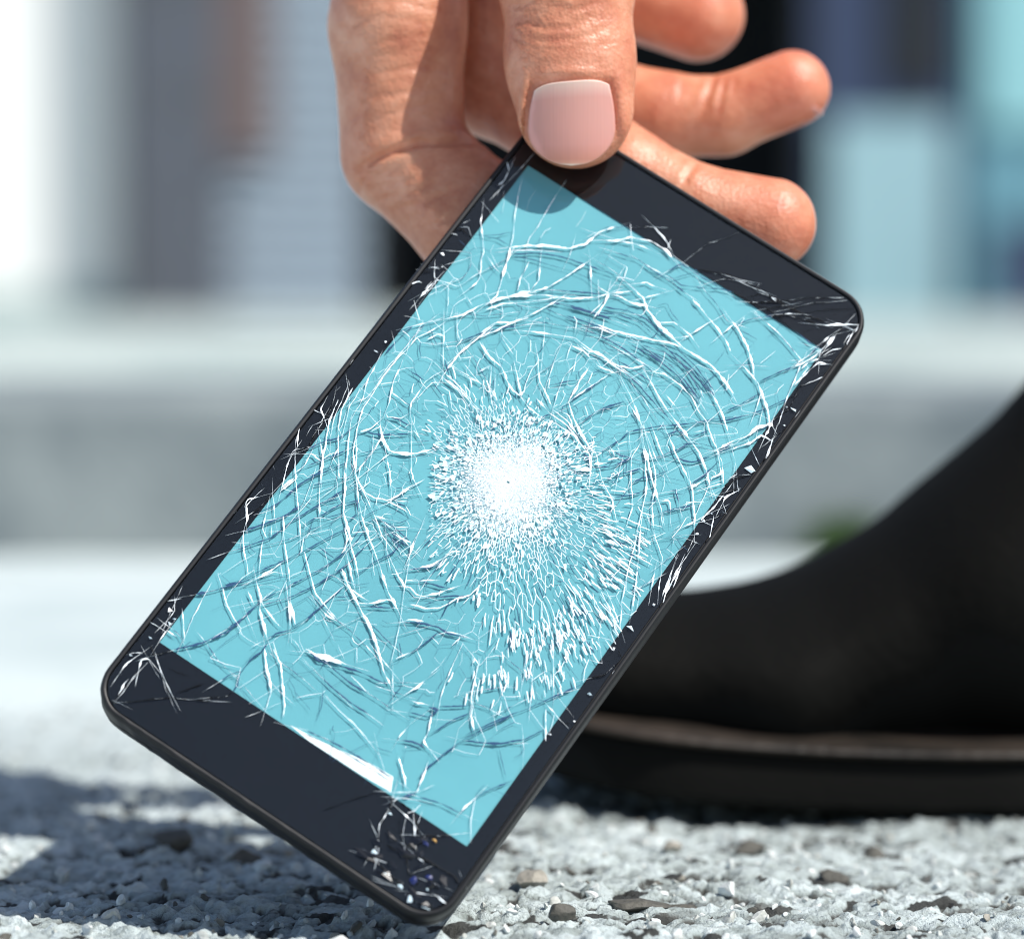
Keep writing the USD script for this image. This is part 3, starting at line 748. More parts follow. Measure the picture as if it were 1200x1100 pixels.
d2 11.8,22.3 13.1,25.9 13.7,29.3 14,31
d2 20.7,29.4 21.9,32.5 22.8,36.1 23.7,40.9
d2 15.9,44.1 19.5,43.9
d2 20.8,41.1 23.2,41.6
d1 13.6,45.8 15.9,45.6
d2 9.2,49.6 10.9,49.7
d1 11.7,50.6 14.2,53.5
d1 13.7,48.6 16.1,51.8
d1 10.9,53.1 12.5,55.8
d2 14.1,54.6 15.2,56.6
d2 17.4,50.9 18.1,52.9
d1 20.7,46.7 20.7,51.2
d2 24.3,43.6 25.1,46.8 26.9,50.3 27,54.2
d1 19.9,48.4 19.9,51.8 21,53.8
d1 22.2,50 23.5,51.7
d2 15.2,53.1 16.5,54.8 17.9,53.1
w2 9.8,59.3 11.4,56.5
w3 9.1,57.7 8.3,61
w3 26.8,39.4 28.8,40.5 30.9,43 31.8,43.2
w2 24.3,41 26.4,40.9 28.5,40.9
d2 28.6,39.8 32.5,42.2
d2 23.8,38.3 25.7,40
w1 22.6,36 23.7,40.9
w2 16.5,56.7 18.9,56.9 20.7,57.8 21.5,59.1 22.5,61.8
w2 14.5,58 16.5,56.7
w2 20.5,57.6 23.7,58 25.2,57.9
w1 21.4,58.3 23.9,59.7
d2 21.8,58.2 24.6,58.7
d2 21.2,58.5 23.2,60.7
w4 20.4,54.1 22.4,54.8
w2 22.1,54.2 24.4,53.9 26.9,53.4 28.5,53
d2 22.5,54.1 25.4,53 28.3,51.3
d2 21.5,54.1 24.1,54.4 28,53.8
w2 24.4,52 26.2,49.8
w2 24.2,54.2 26.6,55.8
w2 27.4,49.1 29.9,47.5 31.9,46.7
w1 17.1,44.9 17.2,45.7
w2 3.9,22 5.7,19.9 7.8,17.3
w1 5.7,25.5 6.4,21.6 7.3,18.1
d3 4,24.9 6.7,27.9 9.3,31.6 10.7,33.2
d3 7,14.9 10.5,19.2 12.5,22.8 13,25.5 13.7,29.5
w1 7.3,28.9 9.6,26.8 12.6,25.1
w2 11,30.8 13.3,29.4
w1 13.4,27.2 15.3,25.9
w3 11.1,33.1 13.7,30.8 14.6,29.2 16.6,27.3 18.9,25.5
w3 19.3,24 21.1,21.9 24.6,18.5 25.6,15.5
w2 14.5,30.2 17.5,29 19.2,28.7
d2 19.1,25.3 19.2,23.5 18.5,21.2 18.5,18.2
d2 18.7,25.8 19.3,27.3 21.4,29.9 22.1,32.3 22.5,35.2
d2 16.5,14.8 17.3,17 18.4,18.4 19.5,16 19.1,13.5 16.3,11.2
d1 10.9,19.2 14.3,17.8 17.4,17.4
w3 17.7,16.9 18.5,17.8
w3 20.5,24.8 23.1,23.3 26.2,19.6 27.8,17.8 28.8,15.9
d1 23,23.6 26.9,23.4 30.4,22.9
d1 19.6,16.8 23.8,15.7
d1 23.7,19.7 26.1,19.2
w1 20.7,28.3 23.6,27.7 24.7,27
w4 24.8,27.9 27.2,28 29.5,28.6 31.3,29.1
w3 22.5,35.2 24.5,34.7 26.4,35
w1 22.7,34.9 25.6,33.2
w2 17.4,33.4 20.5,29.6
w2 17.4,33.4 21,30.4
w2 1.2,21.6 2.8,23.3
w1 2.4,22.1 3,19.5
w1 7.4,11.1 9.3,9.9 11.6,8.6
d2 5,12.4 7,14.9
d2 11.9,9.2 14.8,13.4
d1 8.1,12 11.8,12.7
d1 4.5,18 6.4,17.8 7.9,17
w2 25.6,15.5 25.3,15
d1 28.1,25.7 31.7,25 34.5,24.4
d1 27.8,20.7 31.8,19.5
w2 27.4,49.1 30.5,47.2 32,46.4
w3 24.2,41.2 27.7,39.2 31.6,37.1 34.4,35 37.7,32.1 40.2,30.6
w2 35.9,33.8 38.5,33
w3 25.4,27.5 28.1,28.7 31.6,29.5 32.8,29.8
w3 28.7,31.7 31.4,29.9
d3 25.1,28 27.9,27.4 31.4,28.8 34.9,29.8 39.6,30.5
d2 29.8,27.7 34.3,27.2 39.3,27.4 43,27.4
d2 28.3,25.5 32.5,24.8 36.6,24.4 40.3,24.4
d1 22.8,35.7 26.4,35 29.3,34.8 34.2,33.7
w2 32.7,34.2 34.2,33.7
w3 23.2,35.6 26.3,34.9
d1 28,35.7 28.9,37.4
d2 31.4,37.7 34.3,37.1 36.3,36.7
w3 29.4,51.7 28.6,53.9 28.4,55.2
w3 24.1,53.3 26.9,53.4 28.4,53.7
d3 24.8,53.4 27.6,52.8 29.5,52.2
d2 23,52.9 27.3,51.8
d2 30.9,49.6 33.5,51.8 35.1,55
w3 32.1,50.8 33.3,52.1 34.1,53.9 34.9,56.4 36.1,57.2
w3 31.6,47.6 34.4,49.6 36.2,50.9
d2 33.4,48.9 36.9,49.9 39.4,51.3
w3 31.9,46.5 32.6,47 34.4,46.5 35.5,46.9
w4 35.5,46.9 37.4,49.1 39,51.4
d2 37,47.7 39.9,50.1 41.9,51.2
w2 34.5,44.4 37.2,45.4 39,46.8 40.2,49.6 41.8,51.8 42.2,54.3
w3 34.7,40.4 36,42.1 38.1,43.2
d3 35.4,41.1 37.2,42.4 40.4,43.7 42.8,43.9 45.7,45
w2 41.3,42.5 42.6,44.1 45.1,45
d1 36.7,39.6 38.7,42.2
d2 39.5,37.1 40.6,40.5 41.2,43.1
w4 38.1,35 39.3,37.3
w3 42.9,30.6 43.8,32.8 44.2,34.7
d2 40.3,31.4 42.4,32.9
d2 40.9,30 42.7,30.5
w4 44.1,30.4 45.8,30.9 47.4,31.6
w1 44.7,40.4 44.8,38.3 44.3,36.1
w2 46.2,40.8 47.2,36.3 48.2,33.3 49,31.7
w2 50.4,40.7 51.6,37.9 53.2,35
d1 52,37.8 54.5,40.3
d1 53,35.9 55.4,36.9 56.6,37
d2 48.7,32.2 52.7,35.3
w1 48.2,42.9 50.2,42 50.3,44
d1 30.4,54.3 30.9,57.7
w1 30.1,55.3 30.2,57.6
d1 36,45.1 37.8,47.5
w1 37.7,34.7 42.8,27.3
w1 29.6,51.5 31.9,46.7 35.2,40.4 36.9,36.4
d1 34.4,50 34.5,53.9
w1 28.3,56.3 29.4,51.7
d2 55,30.6 58.3,36.4 61.1,40.7 63.1,44.3 66.3,49.8
d2 55.1,29.3 60.7,32.8 63.6,35.7 65.1,38.9
d1 63.5,35.2 64.5,33.8
w2 63.2,42.8 66.7,41.8
w1 57.9,52.6 63.3,44.6
w2 53.9,42.3 56.4,39.8
w3 56.4,36.3 57.8,37.7
d3 57.8,37.7 58.6,39.3
d2 52,38 55,40.7
w2 54.9,50.5 56.7,46
w2 51.8,51.4 52.7,47.7
w2 59.2,75.9 60.9,70.8 63.3,65.3 65.8,60.9
w2 58.6,78.2 63.1,70.1 65.5,65.1
w3 61.5,64.5 65.4,61.5
d2 55.7,72 57.5,74.2 60.2,77.5
d1 58,69.6 60.7,69.9
d1 62.7,78.8 65.3,81.1
d2 64.5,69.7 65.3,71.2
w1 60.3,79.3 64.5,76 67.5,70.1
w2 67.1,75.1 69.1,68.9
w2 67.7,77.4 68.9,72.4
d1 66.7,41.8 68.8,42.4
d1 53.7,45.7 56.8,45.3
w1 56.7,51.4 57.6,47.1 60.9,41.2
d3 66.4,50.8 68,52.7 68.9,56.9
w2 69.3,50.1 69,54.3
d2 67.5,57.7 69.5,56.5 69.6,50.8
w2 63.4,42.1 66.5,37.4
d2 46.8,23.7 48.7,24.7 51.1,25.1
w3 46.5,25.9 46.4,23.8
w3 48.6,30.1 49.8,27.4 50,25.6 51.3,25.3
d3 45.3,28.6 48.3,29.7 48.9,31.6 47.3,31.2
d2 50.3,27.6 51.7,31.2 53.4,34.2
d1 53.2,36.2 56.2,36.7
w3 53.1,35.7 54,33.9 55.9,32.1
w1 50.5,40.7 52.1,36.6 53.1,35.7
w2 53.9,42.3 56.2,39.9
d2 53,20.2 53.1,22.2 54.1,26.1 55.3,29.7 57,33.3 59.3,37.7
d2 55.3,29.7 59.7,32 61.9,33.7
d3 54.9,17.4 58.5,18.6 62.2,19
w3 62,19.4 62.5,22.5
d2 62.5,22.5 64,25.7 65.8,28.5
d1 60.8,32 64.9,28.2
w4 50.9,15.6 54.2,17.9 53.9,18.8
w4 52.5,15.5 55.5,17
d3 52.5,15.5 54.2,17.9
w2 48,21.4 51,18.8 52.1,17.6
w2 53.9,18.8 53.5,20.5 52.6,23.4
w1 44.7,20.3 47.3,18.2
w1 34.7,22.4 39.3,21.6 43.2,20.4
w3 34.7,22.4 36.4,22
w3 38.4,21.8 39.5,21.6
d1 44.3,20.4 47.1,21.2
d2 33.4,16.2 38,17.1 44.8,17.5 49.9,17.6
d3 51.3,15.1 52.1,12.9 52.3,9.9 53.9,6.8 54,5.3
w2 52.1,12.9 52.3,9.9 53.5,7.6
d4 52,15.1 55.7,14.6 57.9,13 58.7,11.3
w4 51.7,12.8 52.4,12.7
w4 56.9,13.1 58.1,11.6
w2 53.8,13.7 56.1,13.4 57.2,13
d4 58.6,12 61.2,13.6 62.8,15
d2 48.9,14.2 45.4,9.7 43.3,6.3
d1 53.9,13.4 56.1,10.2 58.7,9.7
d4 59.5,9.1 62.5,9.2 67.1,9.6 69.5,8.7
d3 58.8,7.9 61,5.6 61.9,6.9
w4 63.4,3.5 65.4,4.5
w4 62.4,2.5 64.1,2.4
w4 65.8,5.2 68.7,5
w3 65.4,6.7 66.2,6.9
w4 53.6,4.3 55.2,4.7
w2 54.8,5.8 54.2,7 52.9,8
w3 57.6,3.9 58.7,3.7
w2 59.8,2.9 60.3,3.9 61.3,3.9
w2 59.2,2.4 59.8,2.5
d3 55.5,4.3 58.7,3.7 61.7,3.2
d4 56.3,10.7 57,9.2 59.3,8.9
d2 62.1,8.9 62.1,7.1
w3 60.7,8.7 61.8,8.8
w2 56.6,1.4 57.3,1.6
w3 57.9,11.5 57.5,12.9
w2 69.8,9.2 70.3,8.9
w3 1.2,9.9 2.1,11 3.3,11.7
w3 3,11.2 2.9,10.9
w2 4.5,9 3.8,10.7 4.6,11.5 5.3,11.3
w3 5,11.3 5.4,11.1
w2 2.9,10.9 2.2,8.6 2.3,6.9
w3 2.2,7.1 2.8,6.5
w3 4.4,3.4 4,5.6 4.1,6.7
w2 4.7,3.3 4.7,5.1
w4 4.1,2.2 4.7,2.3
w2 7.2,11.2 8.4,10.2
w4 11.6,8.4 12,8.5
w3 16.6,11 17.3,11.5
d2 5.4,2.6 11.2,7.7 17.5,11.4
d3 4.7,8.4 4.6,5.3 4.4,2.4
d2 11.4,8.1 8.4,10.2 7.2,11.2
d2 5.1,12.4 3.4,13.8
w2 1.3,21.6 2.8,23.2
w2 2.3,22.1 3.2,20.9 3.2,18.9
w2 1.1,16.9 2.7,17
w3 4.3,15.1 4.2,17.3
w2 4.2,17.3 6.3,17.3
w3 66.8,96.3 68.5,97.5
d4 65.9,92.8 66.8,95.2 68.7,98.3
d3 66.8,92.4 68.2,94.1
w4 67.4,90.4 67.3,91.7 68.4,93.9
w3 68,89 69,89 67.4,90.4
w2 67.3,88.6 67.9,89.7
w2 66.8,101.2 69.1,99.7
w2 68.4,103.8 68.9,101.4
d2 65.1,102.9 66.9,104.1 67.9,104.5
w3 67.4,87.5 69.4,83
w2 67.1,85.6 66.1,85.6 66.6,88.7 66.7,91.6
d3 66.3,85.3 67.7,87.1 68.5,88.7
d2 67.2,81.5 69.4,82
w2 67.2,80.5 66.8,82.6
w1 67.4,79.2 67.2,80.5
w2 67.8,74.3 67.7,78.7
w2 68.5,71.3 67.8,75.7
w2 68.3,70.1 67,75.1
w2 61.1,90.5 63.5,87.2 65.6,84.5
w2 63.9,91 64.6,87
w2 61.2,89.8 62.9,92.5 64,91.8
d2 59.9,82.6 62,85.1 63.4,86.8
d2 62.8,79.1 65.1,81.4
w1 63.2,81.8 64.7,79
w2 63.3,81.2 63.8,83.3
d2 65.1,75.5 65.6,77.2
d2 64.7,70 65.3,71.4
w2 66,70.3 64.9,72.9
w3 63.2,93 64.3,94.8 63.4,95.7
w3 65.8,94.9 66.7,96.5 65.9,96.3
d2 62.9,91 63.8,92.1
w2 64.4,82.9 65.5,85.1
w2 67.2,95.2 68.5,93.6
w2 0.7,60.6 1.5,58.7 2.8,56.8
w1 2.7,59.6 2.4,61.8
w2 1.4,67.9 1.8,65 3.6,63.8
w2 0.7,64.2 2.2,64.5
w2 3.6,63.8 3.9,64.3
w2 1,69.4 0.8,71.4
w2 1.9,69 2.1,70.5
w3 2.5,72.3 3.4,71.5
w3 1.1,74.8 1,75.9
w2 2.5,71.9 3.5,70.8
w2 2.6,55.2 2.5,56.2 3.4,57.2
w2 4.8,49.4 3.1,53.5 2.8,55.4
w3 4.8,49.4 5.5,52
w2 1.8,42.7 1.4,44.2 2.6,45.7
w2 3.2,41.3 1.9,43.1 2,44.6
w2 1,40.8 1.1,41.5
w2 1.7,47.9 2,47.8
w2 1.3,51.8 2,51.3
d3 3.3,42.4 3.9,44.2 4.1,47.5
d3 3.1,56.3 4.2,58.4 3.2,63.5
d3 3.5,63 3.3,66 2.4,68.2
w4 1,123.2 2.3,121.9
w2 2.8,120.3 2.3,118.4
w2 2.3,121.9 2.7,119.8
w3 3.1,118.2 3.2,119.1
w2 1.9,108 2.8,108.6 4.2,107.4
w2 1,105.8 2.1,106.2
d3 0.7,106.3 2.1,107.7 3.6,107.3
w3 0.5,106.6 0.8,107.2
w3 -0,96.4 0.6,97
w3 -0,97.8 0.3,97.9
w3 0.5,93.2 1.6,94.9 2.3,94.9
w3 0.5,91.9 0.6,92.4
w2 2.2,98.5 3.3,99.1
w2 2.4,98.6 3.6,96.9
w3 3.6,92.5 3.8,96
w3 3.6,93.6 4.4,95.2
w2 3.4,94.2 3.5,96.1
d3 0.3,96 1.1,96.6 2.3,97.8
w2 3.3,113.6 3.6,113.5
w3 3.8,124.6 3.7,123.2
w2 65.2,130 67,131 68.8,131.1
w3 66.4,131.1 68.9,132.6 68.8,130.8
w2 68.3,130 68.4,127.6 69.1,127.9
w2 65.2,125.8 65.8,127.6
w3 66,126.1 66.2,128.4 66.5,128.8
w3 66.7,123.8 67.4,125.7 68.6,126.9
w2 66.9,121.9 68.9,123.4
w3 63.3,119 64.2,121.3 65.7,124.6
w3 64.1,119.6 65.7,123.1
w2 64.7,124.3 65.7,124.6 66.4,123.1
d4 66,124.2 65.7,126.2 66.5,129.5 66.6,130.9
d3 66.6,125.5 67.8,127
w2 64,120.5 64.7,122.4
w2 64.7,121.3 66.5,122.6
w2 22,90 24.7,88 26.8,87.1 28.2,86.9
w3 20,89.8 22.6,89.6 25.3,87.6 26.9,86.8
w2 23.3,92.2 25.6,89.8 27.9,87.5
w1 27.4,95.1 27,92.4 27.7,89.3 28.4,87.8
w2 26.7,94.6 29.3,91.2 31.5,90 34.2,88
w1 29.3,96 30.6,91.4 31.1,90.1
w1 32.6,98 32.3,94.2 33.4,90.3 34.2,88
w2 34.8,98.8 34.8,95.2 35.4,93.6 35.5,90.9 37.4,89.1 39.6,87.9 43.1,85.7 45,85.5
w2 38.3,98.9 36.9,95.1 35.8,91.5
d2 30.8,91.1 32.8,93.4 34.7,95.3
d2 28.6,92.8 29.3,94.9
d1 39.6,88.9 40.6,92.2 42.5,94.7
w2 19.9,86.7 21,88.7 23.2,85
w2 15.4,84.9 17.6,84.9 20.4,84.9 23.2,85 25.7,83.9
w1 22.3,87.9 23.4,86.3
w2 15,83 19,82.3 22.7,81 25.2,80.4
w2 15.3,82.1 17.9,81.9 20.2,81.6 23.9,80.3
w2 28.2,86.9 30.7,85.9 33.7,85.7 36.1,86.2 39.7,86.1 43.8,84.7
w2 30.6,88.2 34.1,87.2 37.7,87 41.4,85.7
w2 34.2,88 37.6,87.7 40,86.7
w3 27.5,88 28.2,86.9 28.2,88.1
w2 23.2,85 24.9,83 26.4,82.9
w1 19.1,83.2 21.6,81 24.6,80.4
w3 42.1,84.6 44,84.8 44.9,83.1
d3 42.7,84.3 44.2,84.1 44.9,83.1
w2 35.6,88.6 36.9,88.8 38.8,87.4
d2 33.2,85.3 34.6,87.5
d2 32.1,74.2 34.9,73.7 37.7,73.4
'''

lines = []
for row in CRACKS.strip().split('\n'):
    a = row.split(' '); pts = np.array([[float(t) for t in p.split(',')] for p in a[1:]])
    lines.append((a[0][0], float(a[0][1:]), pts))

def jag(pts, step=0.5, amp=0.045):
    """The traced crack with the small kinks of broken glass."""
    L_ = LineString(pts); m = max(2, int(L_.length / step) + 1)
    c = np.array([L_.interpolate(t).coords[0] for t in np.linspace(0, L_.length, m)])
    d = np.gradient(c, axis=0); d /= np.maximum(np.linalg.norm(d, axis=1, keepdims=True), 1e-9); nrm = np.c_[-d[:, 1], d[:, 0]]
    o = rng.normal(0, amp, m); o = np.convolve(np.pad(o, 1, 'edge'), [0.25, 0.5, 0.25], 'valid'); o[0] = o[-1] = 0
    return c + nrm * o[:, None]
paths = [(k, w, jag(p)) for k, w, p in lines]

# shards: the cover glass divided along the cracks
glass_area = Polygon(rrect(1.25))
seg = []
for k, w, p in paths:
    a, b = p[0] - p[1], p[-1] - p[-2]
    e0, e1 = p[0] + a / max(np.linalg.norm(a), 1e-6) * 2.2, p[-1] + b / max(np.linalg.norm(b), 1e-6) * 2.2
    seg.append(LineString(np.vstack([[e0], p[::2] if len(p) > 4 else p, [p[-1]], [e1]])))
net = unary_union(seg + [glass_area.exterior])
shards = [s.intersection(glass_area) for s in polygonize(net)]
shards = [s.simplify(0.06) for s in shards if s.geom_type == 'Polygon' and s.area > 0.02]
shards.sort(key=lambda s: -s.area)
glass = None
small_v, small_f, nv = [], [], 0
def prism(s, tilt):
    s = s.buffer(-0.018)
    out = []
    for part in getattr(s, 'geoms', [s]):
        if part.is_empty or part.area < 0.015: continue
        m = trimesh.creation.extrude_polygon(part, 0.26); c = np.array(part.centroid.coords[0])
        z = m.vertices[:, 2] - 0.26 + (m.vertices[:, :2] - c) @ tilt
        v = m.vertices.copy(); v[:, 2] = np.clip(z, -0.29, 0.12); out.append(trimesh.Trimesh(v, m.faces, process=False))
    return trimesh.util.concatenate(out) if out else None
count = 0
for s in shards:
    r = math.sqrt(s.area); tilt = rng.normal(0, 1, 2) * np.clip(0.02 / max(r, 0.6), 0.0012, 0.03)
    m = prism(s, tilt)
    if m is None: continue
    if count < 290: obj('glass_shard', (loc(m.vertices), m.faces), M['glass'], phone); count += 1
    else: small_v.append(m.vertices); small_f.append(m.faces + nv); nv += len(m.vertices)
if nv: obj('glass_fragments', (loc(np.vstack(small_v)), np.vstack(small_f)), M['glass'], phone, kind='stuff')
print('shards', len(shards), [round(s.area, 1) for s in shards[:6]])

def ribbons(sel, top, wk, seed, gapk):
    v, f = [], []
    for k, w, p in sel:
        m = len(p); t = np.arange(m)
        d = np.gradient(p, axis=0); d /= np.maximum(np.linalg.norm(d, axis=1, keepdims=True), 1e-9); nrm = np.c_[-d[:, 1], d[:, 0]]
        u = meshkit.fbm(np.c_[p * 0.6, np.full(m, seed)], 3, seed)
        hw = wk * w * np.clip(0.3 + (u - gapk) * (4.2 if seed == 3 else 2.0), 0.22, 2.3)
        end = np.minimum(np.minimum(t + 0.25, m - 1 - t + 0.25) / 2.0, 1); hw = hw * end
        l = hw * rng.uniform(0.5, 1.5, m); r = hw * rng.uniform(0.5, 1.5, m)
        n0 = len(v) * 0 + sum(len(x) for x in v)
        a, b = p - nrm * l[:, None], p + nrm * r[:, None]
        ridge = top + 0.5 * np.minimum(hw, 0.25) * rng.uniform(0.2, 1.0, m)
        v.append(np.vstack([np.c_[a, np.full(m, top - 0.02)], np.c_[p + nrm * ((r - l) * 0.4)[:, None], ridge], np.c_[b, np.full(m, top - 0.02)]]))
        i = n0 + np.arange(m - 1)
        for o in (0, m): f += [np.stack([i + o, i + o + m, i + o + m + 1, i + o + 1], 1)[:, ::-1]]
    return np.vstack(v), np.vstack(f)
def joined(p):                    # the same crack as a hairline, run on until it meets its neighbours
    a, c = p[0] - p[1], p[-1] - p[-2]
    return jag(np.vstack([[p[0] + a / max(np.linalg.norm(a), 1e-6) * 3.2], p, [p[-1] + c / max(np.linalg.norm(c), 1e-6) * 3.2]]), 0.5, 0.03)
lim_ = Polygon(rrect(1.5))
fine_ = [('w', 1.0, np.array(l.coords)) for k, w, p in paths for c in [LineString(joined(p)).intersection(lim_)] for l in getattr(c, 'geoms', [c]) if l.geom_type == 'LineString' and len(l.coords) > 2]
white = [x for x in paths if x[0] == 'w']; dark = [x for x in paths if x[0] == 'd']
v, f = ribbons(white, 0.02, 0.040, 3, 0.36); obj('crack_edges', (loc(v), f), M['fracture'], phone, kind='stuff')
hl_v, hl_f = ribbons([x for i_, x in enumerate(fine_) if i_ % 5 < 3], 0.012, 0.030, 6, 0.30); obj('hairline_cracks', (loc(hl_v), hl_f), M['fracture'], phone, kind='stuff')
def part_of(sel, area):
    out = []
    for k, w, p in sel:
        c = LineString(p).intersection(area)
        out += [(k, w, np.array(l.coords)) for l in getattr(c, 'geoms', [c]) if l.geom_type == 'LineString' and len(l.coords) > 2]
    return out
for sel, m_ in ((part_of(dark, hole), 'crevice'), (part_of(dark, glass_area.difference(hole)), 'crevice_black')):
    v, f = ribbons(sel, 0.005, 0.060, 5, 0.28); v[:, 2] = np.minimum(v[:, 2], 0.03); obj('crack_gaps', (loc(v), f), M[m_], phone, kind='stuff')

# the crushed centre: splinters lying across the point of impact
CORE = Polygon([(15.6, 82.7), (22.6, 82.2), (30.7, 85.9), (37.9, 85.7), (44.9, 84.9), (51.2, 76.7), (54.9, 67.9), (55.3, 56.9), (51.2, 50.2), (42.2, 53.3), (30.9, 54.7), (22.9, 68.3)])
FAN = Polygon([(30.9, 54.7), (42.2, 53.3), (53.4, 40.6), (61.9, 44.4), (65.8, 54.0), (66.0, 63.5), (61.7, 74.6), (50.1, 77.9)])
HOT = Polygon([(29.1, 72.6), (31.8, 76.5), (37.7, 80.7), (40.9, 73.3), (46.4, 63.8), (46.1, 57.8), (39.7, 60.9), (36.5, 68.2)])
IC = np.array([35.5, 72.5])
from scipy.spatial import Voronoi
LOW = Polygon([(18, 72), (31, 60), (34, 48), (40, 36), (52, 30), (60, 36), (66, 50), (66, 66), (60, 80), (46, 88), (30, 88), (14.5, 84)])
def web(count, r0, r1, aspect, seed):
    """Edges of a net of splinters: cells that widen with the distance from the point of impact and are drawn out along its rays."""
    r = np.random.default_rng(seed); ray = np.linspace(r0, r1, 400)
    yy_ = np.cumsum(count / (2 * math.pi * ray * aspect(ray))) * (ray[1] - ray[0]); rows = int(yy_[-1])
    gx_, gy_ = np.meshgrid(np.arange(count), np.arange(rows)); P = np.c_[gx_.ravel() + 0.5 * (gy_.ravel() % 2), gy_.ravel()] + r.uniform(-0.46, 0.46, (count * rows, 2))
    P = np.vstack([P, P[P[:, 0] < 8] + [count, 0], P[P[:, 0] > count - 8] - [count, 0]])
    vo = Voronoi(P); e = np.array([x for x in vo.ridge_vertices if x[0] >= 0 and x[1] >= 0]); A_, B_ = vo.vertices[e[:, 0]], vo.vertices[e[:, 1]]
    ok = (A_[:, 0] >= 0) & (A_[:, 0] < count) & (A_[:, 1] > 0) & (A_[:, 1] < rows) & (B_[:, 1] > 0) & (B_[:, 1] < rows); A_, B_ = A_[ok], B_[ok]
    def back(Q): rr = np.interp(Q[:, 1], yy_, ray); th = Q[:, 0] / count * 2 * math.pi; return IC + np.c_[rr * np.cos(th), rr * np.sin(th) * 1.06]
    return back(A_), back(B_), back((A_ + B_) / 2 + r.normal(0, 0.02, A_.shape)), r, [back(vo.vertices[g_]) for g_ in vo.regions if len(g_) > 2 and min(g_) >= 0 and (vo.vertices[g_][:, 1] > 0).all() and (vo.vertices[g_][:, 1] < rows).all() and (vo.vertices[g_][:, 0] >= 0).all() and (vo.vertices[g_][:, 0] < count).all()]
def strips(A_, B_, C_, hw, top, r):
    d = B_ - A_; ln = np.maximum(np.linalg.norm(d, axis=1), 1e-6); nn = np.c_[-d[:, 1], d[:, 0]] / ln[:, None]; m = len(A_); e = hw[:, None]
    z = top + r.uniform(0, 0.03, m); k0, k1 = r.uniform(0.15, 0.9, (2, m, 1))
    v = np.stack([np.c_[A_ - nn * e * k0, z], np.c_[A_ + nn * e * k0, z], np.c_[C_ - nn * e, z], np.c_[C_, z + hw * 0.8], np.c_[C_ + nn * e, z], np.c_[B_ - nn * e * k1, z], np.c_[B_ + nn * e * k1, z]], 1).reshape(-1, 3)
    t = np.array([[0, 3, 2], [0, 1, 3], [1, 4, 3], [2, 3, 5], [3, 6, 5], [3, 4, 6]])[:, ::-1]
    return v, (np.arange(m)[:, None, None] * 7 + t).reshape(-1, 3)
A_, B_, C_, r, cells_ = web(176, 0.3, 46, lambda x: 1.2 + 0.16 * np.clip(x - 7, 0, 40), 21)
rad = np.linalg.norm(C_ - IC, axis=1); P_ = shapely.points(C_); core_d = shapely.distance(P_, CORE); in_core = core_d < 1e-9; hot = shapely.distance(P_, HOT)
in_low = shapely.contains_xy(LOW, C_[:, 0], C_[:, 1]); clump = meshkit.fbm(np.c_[C_ * 0.2, 0 * rad], 3, 9); fan_d = shapely.distance(P_, FAN)
rayish = np.abs(np.sum((B_ - A_) * (C_ - IC), 1)) / np.maximum(np.linalg.norm(B_ - A_, axis=1) * rad, 1e-6)
p_on = np.where(in_core, 0.96 - 0.012 * rad, np.where(in_low, np.clip(1.0 - core_d / 15, 0.04, 1) * np.clip((clump - 0.27) * 3.0, 0.12, 1) * np.where(fan_d < 0.3, 1, 0.5) * np.where(rayish > 0.8, 0.9, 0.15), 0))
u = r.uniform(0, 1, len(rad)); on = u < p_on
hw = np.where(in_core, np.minimum(0.026 + 0.010 * np.exp(-hot / 3.0), 0.006 + 0.0058 * rad) + 0.0016 * rad, 0.055 + 0.05 * r.uniform(0, 1, len(rad))) * r.uniform(0.55, 1.5, len(rad))
blue = on & (r.uniform(0, 1, len(rad)) < np.where(in_core, 0.20 * np.clip(hot / 3, 0, 1), 0.22))
w_ = on & ~blue
v1, f1 = strips(A_[w_], B_[w_], C_[w_], hw[w_], 0.0, r); v2, f2 = strips(A_[blue], B_[blue], C_[blue], hw[blue] * 0.9, 0.0, r)
# the powdered heart of the impact
q = np.random.default_rng(4); hp = np.c_[q.uniform(26, 50, 9000), q.uniform(54, 84, 9000)]
hp = hp[q.uniform(0, 1, 9000) < np.clip(1.0 - shapely.distance(shapely.points(hp), HOT) / 2.5, 0, 1) * np.clip(0.30 - np.linalg.norm(hp - IC, axis=1) / 30, 0.05, 1) * np.clip((meshkit.fbm(np.c_[hp * 0.8, 0 * hp[:, 0]], 3, 19) - 0.25) * 2.6, 0.1, 1)]
an = np.arctan2(hp[:, 1] - IC[1], hp[:, 0] - IC[0]) + q.normal(0, 0.7, len(hp)); dd = np.c_[np.cos(an), np.sin(an)] * q.uniform(0.12, 0.45, len(hp))[:, None]
v3, f3 = strips(hp - dd, hp + dd, hp + q.normal(0, 0.05, hp.shape), q.uniform(0.06, 0.16, len(hp)), 0.02, q)
# long splinters streaming away below and beside the impact
hp = np.c_[q.uniform(18, 67, 6000), q.uniform(28, 88, 6000)]; e_ = shapely.distance(shapely.points(hp), CORE); fd_ = shapely.distance(shapely.points(hp), FAN)
pr_ = np.clip(1.15 - e_ / 17, 0, 1) * np.clip((meshkit.fbm(np.c_[hp * 0.2, 0 * hp[:, 0]], 3, 9) - 0.27) * 3, 0.08, 1) * np.where(fd_ < 0.5, 1, np.clip(0.5 - fd_ / 14, 0, 1)) * shapely.contains_xy(LOW, hp[:, 0], hp[:, 1]) * (e_ > 0)
hp = hp[q.uniform(0, 1, 6000) < pr_ * 0.62]; an = np.arctan2(hp[:, 1] - IC[1], hp[:, 0] - IC[0]) + q.normal(0, 0.16, len(hp)); dd = np.c_[np.cos(an), np.sin(an)] * q.uniform(0.4, 1.25, len(hp))[:, None]
